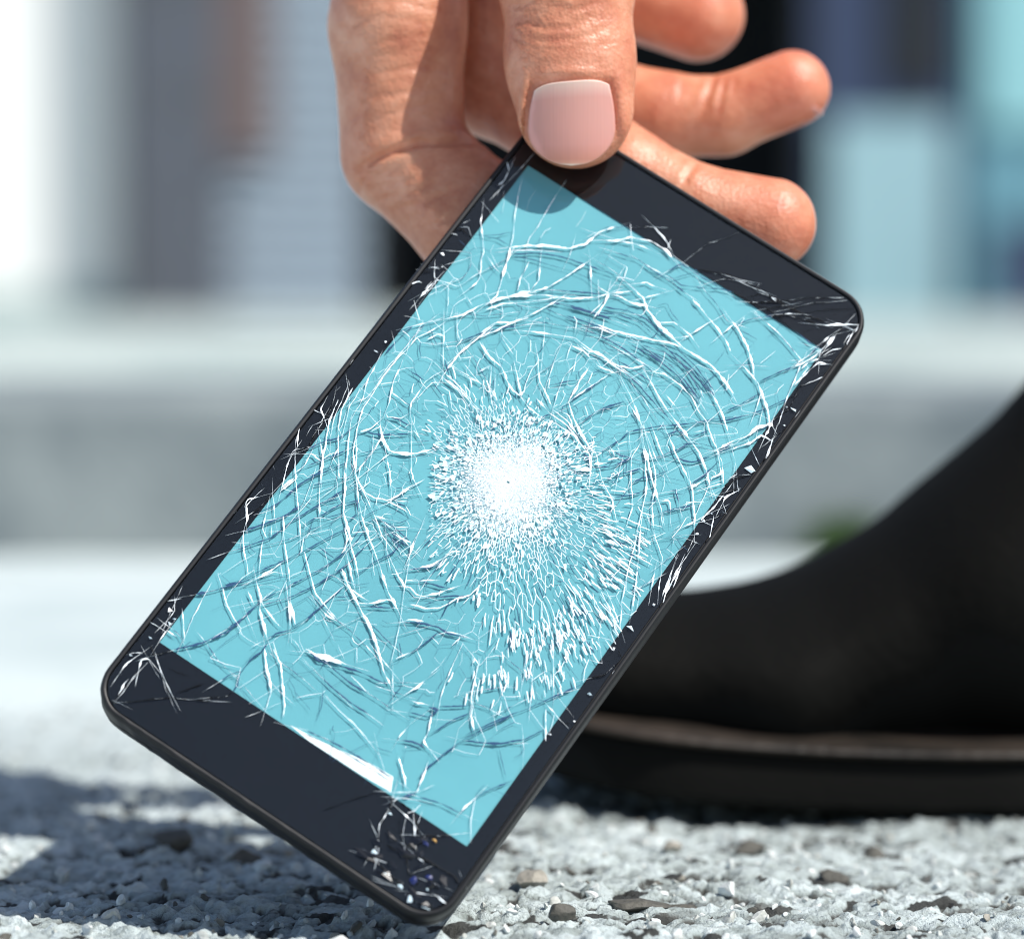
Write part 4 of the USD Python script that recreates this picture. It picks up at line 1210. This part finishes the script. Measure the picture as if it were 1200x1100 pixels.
v4, f4 = strips(hp - dd, hp + dd, hp + q.normal(0, 0.06, hp.shape), q.uniform(0.05, 0.17, len(hp)), 0.02, q)
v3, f3 = np.vstack([v3, v4]), np.vstack([f3, f4 + len(v3)])
obj('splinters', (loc(np.vstack([v1, v3])), np.vstack([f1, f3 + len(v1)])), M['fracture'], phone, kind='stuff')
obj('splinter_gaps', (loc(v2), f2), M['crevice'], phone, kind='stuff')
# facets of crushed glass between the splinters, each tipped its own way
for mat_, share, sd_ in (('fracture', 0.24, 1), ('facet', 0.26, 2)):
    q = np.random.default_rng(60 + sd_); v, f, nv = [], [], 0
    for c in cells_:
        m_ = c.mean(0); dist = np.linalg.norm(m_ - IC); pm = shapely.distance(Point(m_), CORE)
        pr_ = share * (np.clip(1.35 - dist / 19, 0.1, 1.2) if pm < 1e-9 else (np.clip(0.45 - pm / 14, 0, 1) if shapely.contains_xy(LOW, *m_) else 0))
        ar_ = 0.5 * abs(np.sum(c[:, 0] * np.roll(c[:, 1], -1) - c[:, 1] * np.roll(c[:, 0], -1)))
        if q.uniform() > pr_ * np.clip(1.25 - ar_ / 0.55, 0.0, 1) or len(c) < 3: continue
        t_ = q.normal(0, 0.22, 2); c = m_ + (c - m_) * 0.9; zc = -0.01 + np.clip((c - m_) @ t_, -0.06, 0.06)
        k = len(c); v.append(np.c_[c, zc]); a = 0.5 * np.sum(c[:, 0] * np.roll(c[:, 1], -1) - c[:, 1] * np.roll(c[:, 0], -1))
        t = np.array([[0, i_, i_ + 1] for i_ in range(1, k - 1)]); f.append((t if a > 0 else t[:, ::-1]) + nv); nv += k
    obj('glass_facets', (loc(np.vstack(v)), np.vstack(f)), M[mat_], phone, kind='stuff')
# hairline cracks over the rest of the glass
A_, B_, C_, r, _c = web(76, 14, 88, lambda x: 1.0 + 0.012 * x, 33)
A_, B_, C_ = (A_ - IC) * 1.0 + IC, (B_ - IC) + IC, (C_ - IC) + IC
ins = shapely.contains_xy(Polygon(rrect(1.6)), A_[:, 0], A_[:, 1]) & shapely.contains_xy(Polygon(rrect(1.6)), B_[:, 0], B_[:, 1])
cl = meshkit.fbm(np.c_[C_ * 0.09, 0 * C_[:, 0]], 3, 41); ed_ = shapely.distance(shapely.points(C_), CORE)
side = np.clip((ed_ - 1) / 3, 0, 1) * np.where(C_[:, 1] > 108, 0.35, 1) * np.where(C_[:, 1] < 14, 0.08, 1)
on = ins & (r.uniform(0, 1, len(C_)) < np.clip((cl - 0.30) * 5, 0.22, 0.96) * side)
hw = r.uniform(0.013, 0.036, len(C_)) * r.choice([1, 1, 1, 1.9], len(C_)); tint = r.uniform(0, 1, len(C_)); C_ = C_ + r.normal(0, 0.12, C_.shape)
for lo_, hi_, m_ in ((0.0, 0.55, 'fracture'), (0.55, 1.0, 'crevice')):
    oh = shapely.contains_xy(hole, C_[:, 0], C_[:, 1]); s_ = on & (oh if m_ == 'crevice' else (oh | (tint < 0.12))) & (tint >= lo_) & (tint < hi_); v, f = strips(A_[s_], B_[s_], C_[s_], hw[s_], 0.0, r); obj('hairline_cracks', (loc(v), f), M[m_], phone, kind='stuff')
print('splinters', w_.sum(), blue.sum(), len(hp))

# lifted strip of backlight film along the lower screen edge, torn bits in the smashed corner
wd_ = trimesh.creation.extrude_polygon(Polygon([(30.4, 15.6), (33.8, 16.0), (38.6, 16.6), (44.8, 17.7), (49.4, 18.0), (50.6, 15.6), (44.8, 15.2), (34.3, 15.1)]), 0.03); wd_.apply_translation((0, 0, -0.50))
obj('backlight_film', (loc(wd_.vertices), wd_.faces), M['film'], phone)
def chip(name, c, r, k, mat_, seed, z=0.06, h=0.25):
    q = np.random.default_rng(seed); a = np.sort(q.uniform(0, 2 * math.pi, k)); rr = r * q.uniform(0.55, 1.1, k)
    P = np.c_[c[0] + rr * np.cos(a) * 1.25, c[1] + rr * np.sin(a) * 0.8]
    top = np.array([c[0] + q.normal(0, r * .2), c[1] + q.normal(0, r * .2), z + h * q.uniform(.3, 1)])
    V = np.vstack([np.c_[P, np.full(k, z - 0.05)], top, [c[0], c[1], z - 0.06]]); i = np.arange(k); j = (i + 1) % k
    obj(name, (loc(V), np.vstack([np.stack([i, j, np.full(k, k)], 1), np.stack([j, i, np.full(k, k + 1)], 1)])), M[mat_], phone)
q = np.random.default_rng(90)
for s_ in range(26):               # black glass broken out of the corner
    c = np.array([q.uniform(53, 68), q.uniform(1.8, 13.5)])
    if c[1] > 15 - abs(c[0] - 61) * 0.9: continue
    chip('glass_chip', c, q.uniform(0.7, 1.9), int(q.integers(4, 7)), 'black_glass', 400 + s_, z=0.03, h=0.35)
chip('copper_fleck', (61.2, 12.6), 0.55, 5, 'copper', 1)
chip('blue_film', (62.2, 5.2), 1.0, 7, 'blue_film', 2); chip('blue_film', (64.0, 7.0), 0.8, 6, 'blue_film', 3); chip('blue_film', (60.2, 11.6), 0.7, 6, 'blue_film', 31)
for s_, (c, r, m_) in enumerate([((61.0, 3.2), .55, 'silver'), ((63.2, 2.2), .8, 'silver'), ((66.5, 2.6), .7, 'silver'), ((54.2, 5.4), .5, 'silver'), ((57.8, 3.4), .4, 'silver'), ((64.9, 5.2), .3, 'silver'), ((52.6, 12.3), .4, 'silver')]): chip('torn_foil', c, r, 6, m_, 50 + s_, z=0.1)
q = np.random.default_rng(77)
for s_ in range(0, 46, 2):              # chips along both long edges of the glass
    if s_ < 27: c = (q.uniform(66.3, 68.3), q.uniform(62, 128) if s_ < 20 else q.uniform(38, 62))
    else: c = (q.uniform(1.8, 4.0), q.choice([q.uniform(55, 112), q.uniform(8, 22)]))
    chip('glass_chip', c, abs(q.normal(0.22, 0.2)) + 0.15, 5, 'fracture' if s_ % 3 else 'silver', 100 + s_, z=0.04)

# ------------------------------------------------------------------ hand
NRM = POSE[:, 2]
def glass_depth(px, py):
    d = np.array([(px - 600) / F, (py - 550) / F, 1.0]); return (NRM @ PT) / (NRM @ d)
def H(px, py, off): return spot(px, py, glass_depth(px, py) + off)     # off mm behind (+) the glass along the view
BACK = 8.1 / 0.914
ctr = H(600, 300, 0)
DI, DM = BACK + 10.0, BACK + 7.5
pts = dict(
    i0=spot(505, -330, 703), i1=spot(466, 30, 697), i2=H(472, 178, DI + 2), i3=H(560, 262, DI), i4=H(640, 330, DI - 0.5),
    m0=spot(572, -300, 716), m1=spot(580, 92, 713), m2=H(735, 201, DM + 1.2), m3=H(812, 240, DM + 0.4), m4=H(903, 262, DM + 0.4),
    r0=spot(680, -280, 728), r1=spot(668, 112, 730), r2=spot(775, 137, 726), r3=spot(848, 136, 724), r4=spot(928, 104, 722),
    l0=spot(755, -230, 742), l1=spot(735, -10, 744), l2=spot(818, 18, 742),
    t0=spot(690, -420, 708), t1=spot(672, -250, 694), t2=spot(664, -35, 677), t3=H(668, 70, -10.2), t4=H(674, 129, -7.2),
    w0=spot(640, -900, 742), w1=spot(690, -1150, 758), a0=spot(1250, -2100, 840))
pts = {k: v.astype(np.float32) for k, v in pts.items()}
TF = None
def fingers(p):
    g = lambda a, b, ra, rb: cone(p, pts[a], pts[b], ra, rb)
    idx_ = smin(smin(g('i0', 'i1', 12.5, 12.0), g('i1', 'i2', 12.0, 11.2), 3.0), smin(g('i2', 'i3', 10.9, 10.9), g('i3', 'i4', 10.9, 9.0), 3.0), 1.6)
    mid_ = smin(g('m0', 'm1', 11.5, 11.0), smin(smin(g('m1', 'm2', 10.5, 7.6), g('m2', 'm3', 7.6, 7.3), 2), g('m3', 'm4', 7.3, 8.2), 1.5), 2.0)
    rng_ = smin(g('r0', 'r1', 10.5, 9.5), smin(smin(g('r1', 'r2', 9.0, 8.2), g('r2', 'r3', 8.2, 7.4), 2), g('r3', 'r4', 7.3, 7.2), 1.5), 2.0)
    lit_ = smin(g('l0', 'l1', 9.5, 9.0), g('l1', 'l2', 9.0, 9.0), 2.0)
    FL = np.array([1, 1, 1.4], np.float32)
    th = smin(cone(p, pts['t1'], pts['t2'], 14.0, 11.6, FL * [1, 1, 0.87]), smin(cone(p, pts['t2'], pts['t3'], 11.6, 11.0, FL), cone(p, pts['t3'], pts['t4'], 11.0, 10.3, FL * [1, 1, 1.12]), 3.0), 4.0)
    return idx_, mid_, rng_, lit_, th
def hand_field(p):
    p = p.astype(np.float32); g = lambda a, b, ra, rb: cone(p, pts[a], pts[b], ra, rb)
    f = fingers(p); d4 = np.minimum(np.minimum(f[0], f[1]), np.minimum(f[2], f[3]))
    palm = g('i0', 'w0', 14, 19)
    for a, ra in (('m0', 13.5), ('r0', 13), ('l0', 12)): palm = smin(palm, g(a, 'w0', ra, 18), 10)
    palm = smin(palm, g('t0', 'w0', 17, 20), 12)
    palm = smin(palm, g('w0', 'w1', 24, 25), 16); palm = smin(palm, g('w1', 'a0', 25, 34), 12)
    th = smin(f[4], g('t0', 't1', 17, 14), 6)
    d = smin(d4, palm, 7); return smin(d, th, 5)
allp = np.array(list(pts.values())); lo, hi = allp.min(0) - 38, allp.max(0) + 20; lo[1] = allp[:, 1].min() - 38
hv, hf = surface_net(hand_field, lo, hi, 1.15)
tm = trimesh.Trimesh(hv, hf, process=False)
hv, hf = trimesh.remesh.subdivide(tm.vertices, tm.faces)
near = hv[:, 1] > -110
sub = hv[near].astype(np.float32)
for _ in range(3): sub = sub - gradient(hand_field, sub) * hand_field(sub)[:, None]
nrm = gradient(hand_field, sub)
px = sub[:, 0] / sub[:, 2] * F + 600; py = sub[:, 1] / sub[:, 2] * F + 550
MM = sub[:, 2] / F                # mm in one picture unit there
front = np.clip(-nrm[:, 2] * 2 + 0.3, 0, 1)
fd = np.stack(fingers(sub), 1); who = fd.argmin(1)
disp = np.zeros(len(sub))
wob = (meshkit.fbm(np.c_[px / 26, py / 26, sub[:, 2] / 5], 3, 31) - 0.5)
def crease(ids, pts_, depth, width, bulge=0.25, side=front):
    """A fold in the skin along a short path, with a soft swelling on either side."""
    global disp
    L_ = LineString(pts_); P = shapely.points(np.c_[px, py + wob * 9]); d = shapely.distance(P, L_) * MM
    near_end = np.minimum(shapely.distance(P, Point(pts_[0])), shapely.distance(P, Point(pts_[-1]))) * MM
    along = shapely.line_locate_point(L_, P, normalized=True); taper = np.clip(np.minimum(along, 1 - along) * 5, 0, 1)
    w = np.isin(who, ids) * side * (0.35 + 0.65 * taper)
    disp += w * (-depth * np.exp(-(d / width) ** 2) + bulge * depth * np.exp(-((d - 2.4 * width) / (1.6 * width)) ** 2))
# index finger: fold at the bend, wrinkles over both phalanges
crease([0], [(425, 196), (455, 180), (490, 168), (525, 164), (565, 168)], 1.1, 0.7)
for pts_, dp, wdt in [([(430, 8), (470, 2), (510, 14)], .16, .45), ([(400, 34), (450, 22), (505, 22)], .16, .4), ([(425, 60), (470, 44), (515, 40)], .14, .35), ([(432, 92), (470, 80), (520, 82)], .2, .4), ([(428, 116), (470, 108), (530, 100)], .2, .4), ([(436, 142), (470, 128), (520, 116)], .22, .4), ([(404, 150), (440, 120), (500, 96)], .1, .3),
                       ([(405, 200), (440, 205), (470, 196)], .2, .5), ([(440, 236), (480, 226), (530, 208)], .22, .45), ([(460, 244), (500, 238), (548, 214)], .2, .4), ([(475, 270), (505, 264), (535, 250)], .12, .4), ([(430, 222), (460, 214), (500, 206)], .12, .35), ([(418, 238), (424, 215), (436, 198)], .15, .5)]:
    crease([0], pts_, dp, wdt)
# thumb knuckle
for pts_, dp, wdt in [([(590, 4), (612, 6), (640, -2)], .25, .5), ([(608, 26), (640, 34), (668, 32), (700, 18)], .30, .45), ([(618, 44), (650, 50), (680, 46), (712, 32)], .24, .4), ([(628, 58), (660, 60), (690, 54)], .15, .35), ([(640, 6), (670, 12), (706, 2)], .26, .5), ([(650, 20), (680, 22), (700, 12)], .2, .4), ([(600, 40), (612, 52), (632, 60)], .12, .35), ([(690, 64), (705, 52), (720, 48)], .12, .3), ([(630, -14), (670, -8), (715, -18)], .3, .6)]:
    crease([4], pts_, dp, wdt)
crease([2], [(838, 88), (830, 110), (822, 130)], .5, .7); crease([2], [(850, 92), (846, 112), (842, 134)], .35, .5); crease([2], [(862, 92), (858, 110)], .2, .4); crease([2], [(800, 92), (796, 120)], .15, .5)
crease([1], [(818, 190), (806, 204), (800, 216)], .45, .6); crease([1], [(772, 168), (766, 184)], .15, .5)
fine = meshkit.fbm(np.c_[px / 34, py / 6.5, sub[:, 2] / 6], 3, 55)
disp -= 0.10 * np.clip(np.abs(fine - 0.5) * -14 + 1, 0, 1) * np.isin(who, [0, 4]) * front
disp += 0.22 * (meshkit.fbm(sub / 5.0, 3, 77) - 0.5)

# nail bed of the thumb
def nail_half(t): return np.where(t < 0.58, 44 + 7 * np.sin(np.clip(t / .58, 0, 1) * math.pi * .5), 51 * np.sqrt(np.clip(1 - ((t - 0.58) / 0.42) ** 2, 0, 1)))
NX, NT, NL = 670.0, 95.0, 99.0
def surf_depth(x, y):
    dd = np.arange(640, 720, 0.25, dtype=np.float32); P = np.c_[(x - 600) / F * dd, (y - 550) / F * dd, dd]; s_ = hand_field(P) < 0
    return dd[np.argmax(s_)]
za, zb = surf_depth(NX, NT + 8), surf_depth(NX, NT + 62)
def nail_depth(u, t): return za + (zb - za) * (NL * t - 8) / 54 + 2.3 * u * u + 0.55 * np.clip(t - .55, 0, 1) ** 2 * 4 - 0.5
sub = sub + nrm * disp[:, None]
px = sub[:, 0] / sub[:, 2] * F + 600; py = sub[:, 1] / sub[:, 2] * F + 550
t_ = (py - NT) / NL; hw = nail_half(np.clip(t_, 0, 1)); u_ = (px - NX) / np.maximum(hw, 6)
tn = (who == 4) & (nrm[:, 2] < 0.15)
ss = lambda a, c, x: (lambda k: k * k * (3 - 2 * k))(np.clip((x - a) / (c - a), 0, 1))
want = nail_depth(np.clip(u_, -1.15, 1.15), np.clip(t_, -.1, 1)) + 0.45
wi = np.where(tn, ss(1.13, 0.99, np.abs(u_)) * ss(-0.055, 0.01, t_) * ss(1.02, 0.96, t_), 0)
inside = wi > 0.5
sub[:, 2] = sub[:, 2] * (1 - wi) + np.where(t_ < 0.9, want, np.maximum(want, sub[:, 2])) * wi
du = np.clip(np.abs(u_) - 1.0, 0, 9) * hw * 0.15; dt = np.clip(-t_, 0, 9) * NL * 0.15
fold = tn & (wi < 0.02) & (t_ < 0.72) & (t_ > -0.25)
edge_d = np.hypot(du, dt)
ridge = 0.75 * np.exp(-((edge_d - 1.5) / 0.9) ** 2) * np.clip((0.75 - t_) * 5, 0, 1)
lim = nail_depth(np.clip(u_, -1.05, 1.05), np.clip(t_, 0, 1)) - 0.35
sub[fold, 2] = sub[fold, 2] * (1 - ridge[fold]) + np.minimum(sub[fold, 2], lim[fold]) * ridge[fold]
hv[near] = sub
hand = thing('hand', loc=world(pts['t4'] * 1.0), label='bare hand pinching the top corner of the cracked phone from above', category='hand')
HO = world(pts['t4'] * 1.0)
sk = obj('skin', (world(hv) - HO, hf), M['skin'], hand, smooth=True)
flush = np.zeros(len(hv))          # redder fingertips and knuckles
for k_, rad_, amt in (('m4', 9, .55), ('r4', 9, .65), ('t4', 12, .35), ('i2', 12, .25), ('r2', 9, .3), ('m2', 8, .2), ('t2', 11, .3), ('l2', 10, .5), ('i3', 9, .2)):
    flush = np.maximum(flush, amt * np.exp(-(np.linalg.norm(hv - pts[k_], axis=1) / rad_) ** 2))
primvar(sk, 'flush', np.clip(flush * (0.4 + 1.2 * meshkit.fbm(hv / 4.0, 3, 88)), 0, 1))
T_, U_ = np.meshgrid(np.linspace(0.0, 1.0, 60), np.linspace(-1, 1, 41), indexing='ij')
hw = nail_half(T_); xx, yy = NX + U_ * np.maximum(hw, 0.4), NT + NL * T_ + 8.0 * np.clip(1 - 3 * T_, 0, 1) * U_ ** 4 - 3.5 * U_ * (1 - T_)
un = U_ * np.maximum(hw, 0.4) / 52.0
zz = nail_depth(un, T_)
top = np.c_[((xx - 600) / F * zz).ravel(), ((yy - 550) / F * zz).ravel(), zz.ravel()]; bot = top + [0, 0, 0.55]
R_, C_ = T_.shape; ii = np.arange(R_ * C_).reshape(R_, C_); nn = R_ * C_
q1 = np.stack([ii[:-1, :-1], ii[1:, :-1], ii[1:, 1:], ii[:-1, 1:]], -1).reshape(-1, 4)
rim = np.concatenate([ii[0, :-1], ii[:-1, -1], ii[-1, :0:-1], ii[:0:-1, 0]]); rj = np.roll(rim, -1)
nf = np.vstack([q1, q1[:, ::-1] + nn, np.stack([rim, rj, rj + nn, rim + nn], 1)])
nl = obj('nail', (world(np.vstack([top, bot])) - HO, nf), M['nail'], hand, smooth=True)
along = np.maximum(T_, np.where(T_ > .5, np.sqrt(un ** 2 * .55 + np.clip(T_, 0, 1) ** 2 * .62), 0)); along = np.clip(np.where(np.abs(U_) > 0.965, np.where(T_ > .6, 0.98, T_), T_), 0, 1)
primvar(nl, 'along', np.r_[along.ravel(), along.ravel()])
# nail of the ring finger, seen from its edge
c0, c1 = pts['r3'], pts['r4']; ax = (c1 - c0) / np.linalg.norm(c1 - c0); upv = np.array([0.35, 0.85, -0.15]); upv -= ax * (upv @ ax); upv /= np.linalg.norm(upv); sd = np.cross(ax, upv)
tt, uu = np.meshgrid(np.linspace(-0.2, 1, 16), np.linspace(-1, 1, 15), indexing='ij'); ww = np.where(tt < .55, 1, np.sqrt(np.clip(1 - ((tt - .55) / .45) ** 2, 0, 1)))
ang = uu * ww * 0.72; R0 = 7.25
P = c1 + ax * (tt * 5.6 - 1.8)[..., None] + (np.cos(ang)[..., None] * upv + np.sin(ang)[..., None] * sd) * (R0 - 0.22 - 0.5 * np.clip(tt - .3, 0, 1))[..., None]
P = P.reshape(-1, 3); cn = P - (np.cos(ang)[..., None] * upv + np.sin(ang)[..., None] * sd).reshape(-1, 3) * 0.6
R_, C_ = tt.shape; ii = np.arange(R_ * C_).reshape(R_, C_); nn = R_ * C_
q1 = np.stack([ii[:-1, :-1], ii[1:, :-1], ii[1:, 1:], ii[:-1, 1:]], -1).reshape(-1, 4); rim = np.concatenate([ii[0, :-1], ii[:-1, -1], ii[-1, :0:-1], ii[:0:-1, 0]]); rj = np.roll(rim, -1)
nl = obj('nail', (world(np.vstack([P, cn])) - HO, np.vstack([q1, q1[:, ::-1] + nn, np.stack([rim, rj, rj + nn, rim + nn], 1)])), M['nail'], hand, smooth=True)
primvar(nl, 'along', np.r_[tt.ravel() * .8 + .1, tt.ravel() * .8 + .1])

# ------------------------------------------------------------------ loose stones
def stone(seed, r, squash=(1, 1, .7)):
    q = np.random.default_rng(seed); m = trimesh.creation.icosphere(2, 1.0); v = m.vertices.copy()
    for _ in range(16):             # flat broken faces
        d = q.normal(size=3); d /= np.linalg.norm(d); h = q.uniform(0.5, 0.85); s_ = v @ d; v -= np.clip(s_ - h, 0, None)[:, None] * d
    v *= (0.85 + 0.4 * meshkit.fbm(v * 1.9 + seed, 4, seed))[:, None]
    return trimesh.Trimesh(v * r * np.array(squash), m.faces, process=False)
def height(x, y):
    i, j = np.clip(np.searchsorted(gy, y), 1, len(gy) - 1), np.clip(np.searchsorted(gx, x), 1, len(gx) - 1); return Z[i, j]
for k, (px_, py_, r, m_, lab) in enumerate([
    (626, 1034, 3.1, 'stone3', 'rounded brown pebble just right of the phone corner'),
    (205, 990, 4.2, 'stone1', 'dark blurred pebble under the raised left corner of the phone'),
    (284, 1003, 3.4, 'stone1', 'dark pebble lying in the shadow left of the phone'),
    (383, 925, 2.0, 'ochre', 'small yellow pebble behind the lower edge of the phone'),
    (998, 1031, 1.5, 'ochre', 'tiny orange pebble on the pale ground at right'),
    (978, 1020, 2.4, 'stone1', 'black pebble beside the tiny orange one'),
    (806, 1047, 2.2, 'stone1', 'flat black stone in the right foreground'),
    (748, 1052, 3.0, 'stone1', 'long flat dark stone in the centre right foreground'),
    (880, 995, 2.6, 'stone1', 'dark blurred pebble near the sole of the boot'),
    (1020, 988, 2.4, 'stone1', 'dark pebble farthest right near the boot'),
    (785, 993, 2.0, 'stone3', 'brown pebble between the phone and the boot'),
    (655, 1072, 2.6, 'stone1', 'dark blurred stone at the lower edge right of the phone')]):
    p = on_ground(px_, py_); m = stone(200 + k, r / 1000, (1.05, 1, .9) if k == 0 else (1.15, 1, .75) if k not in (6, 7) else (1.9, 1, .45))
    zz = height(p[0], p[1]) + r / 1000 * (0.6 if k == 0 else 0.3)
    m.apply_translation((p[0], p[1], zz)); obj('pebble', m, M[m_], smooth=25, label=lab, category='pebble')

inst = UsdGeom.PointInstancer.Define(stage, '/World/gravel'); keys(inst.GetPrim(), kind='stuff', label='grey and dark grit scattered over the ground', category='gravel')
UsdGeom.Scope.Define(stage, '/World/gravel/grit')
for k in range(8):
    usdkit.mesh(stage, f'/World/gravel/grit/stone_{k:03d}', stone(300 + k, 1.0, (1.2, 1.0, .6)), M['stone%d' % (0, 2, 1, 3, 2, 0, 2, 0)[k]], smooth=25)
inst.CreatePrototypesRel().SetTargets([Sdf.Path(f'/World/gravel/grit/stone_{k:03d}') for k in range(8)])
NG = 3400
q = np.random.default_rng(5)
yy = 0.53 + q.power(0.75, NG) * 0.5; xx = q.uniform(-1, 1, NG) * (yy * 0.16 + 0.02)
keep = (np.hypot(xx - corner[0], yy - corner[1]) > 0.006); xx, yy = xx[keep], yy[keep]
sz = np.clip(q.lognormal(math.log(0.0006), 0.5, len(xx)), 0.0003, 0.002)
zz = height(xx, yy) + sz * 0.15
inst.CreatePositionsAttr(Vt.Vec3fArray.FromNumpy(np.c_[xx, yy, zz].astype(np.float32)))
inst.CreateScalesAttr(Vt.Vec3fArray.FromNumpy(np.repeat(sz[:, None], 3, 1).astype(np.float32)))
qt = q.normal(size=(len(xx), 4)); qt /= np.linalg.norm(qt, axis=1, keepdims=True)
inst.CreateOrientationsAttr(Vt.QuathArray([Gf.Quath(*map(float, r)) for r in qt]))
inst.CreateProtoIndicesAttr(Vt.IntArray.FromNumpy(q.choice(8, len(xx), p=[.13, .18, .15, .08, .14, .10, .11, .11]).astype(np.int32)))
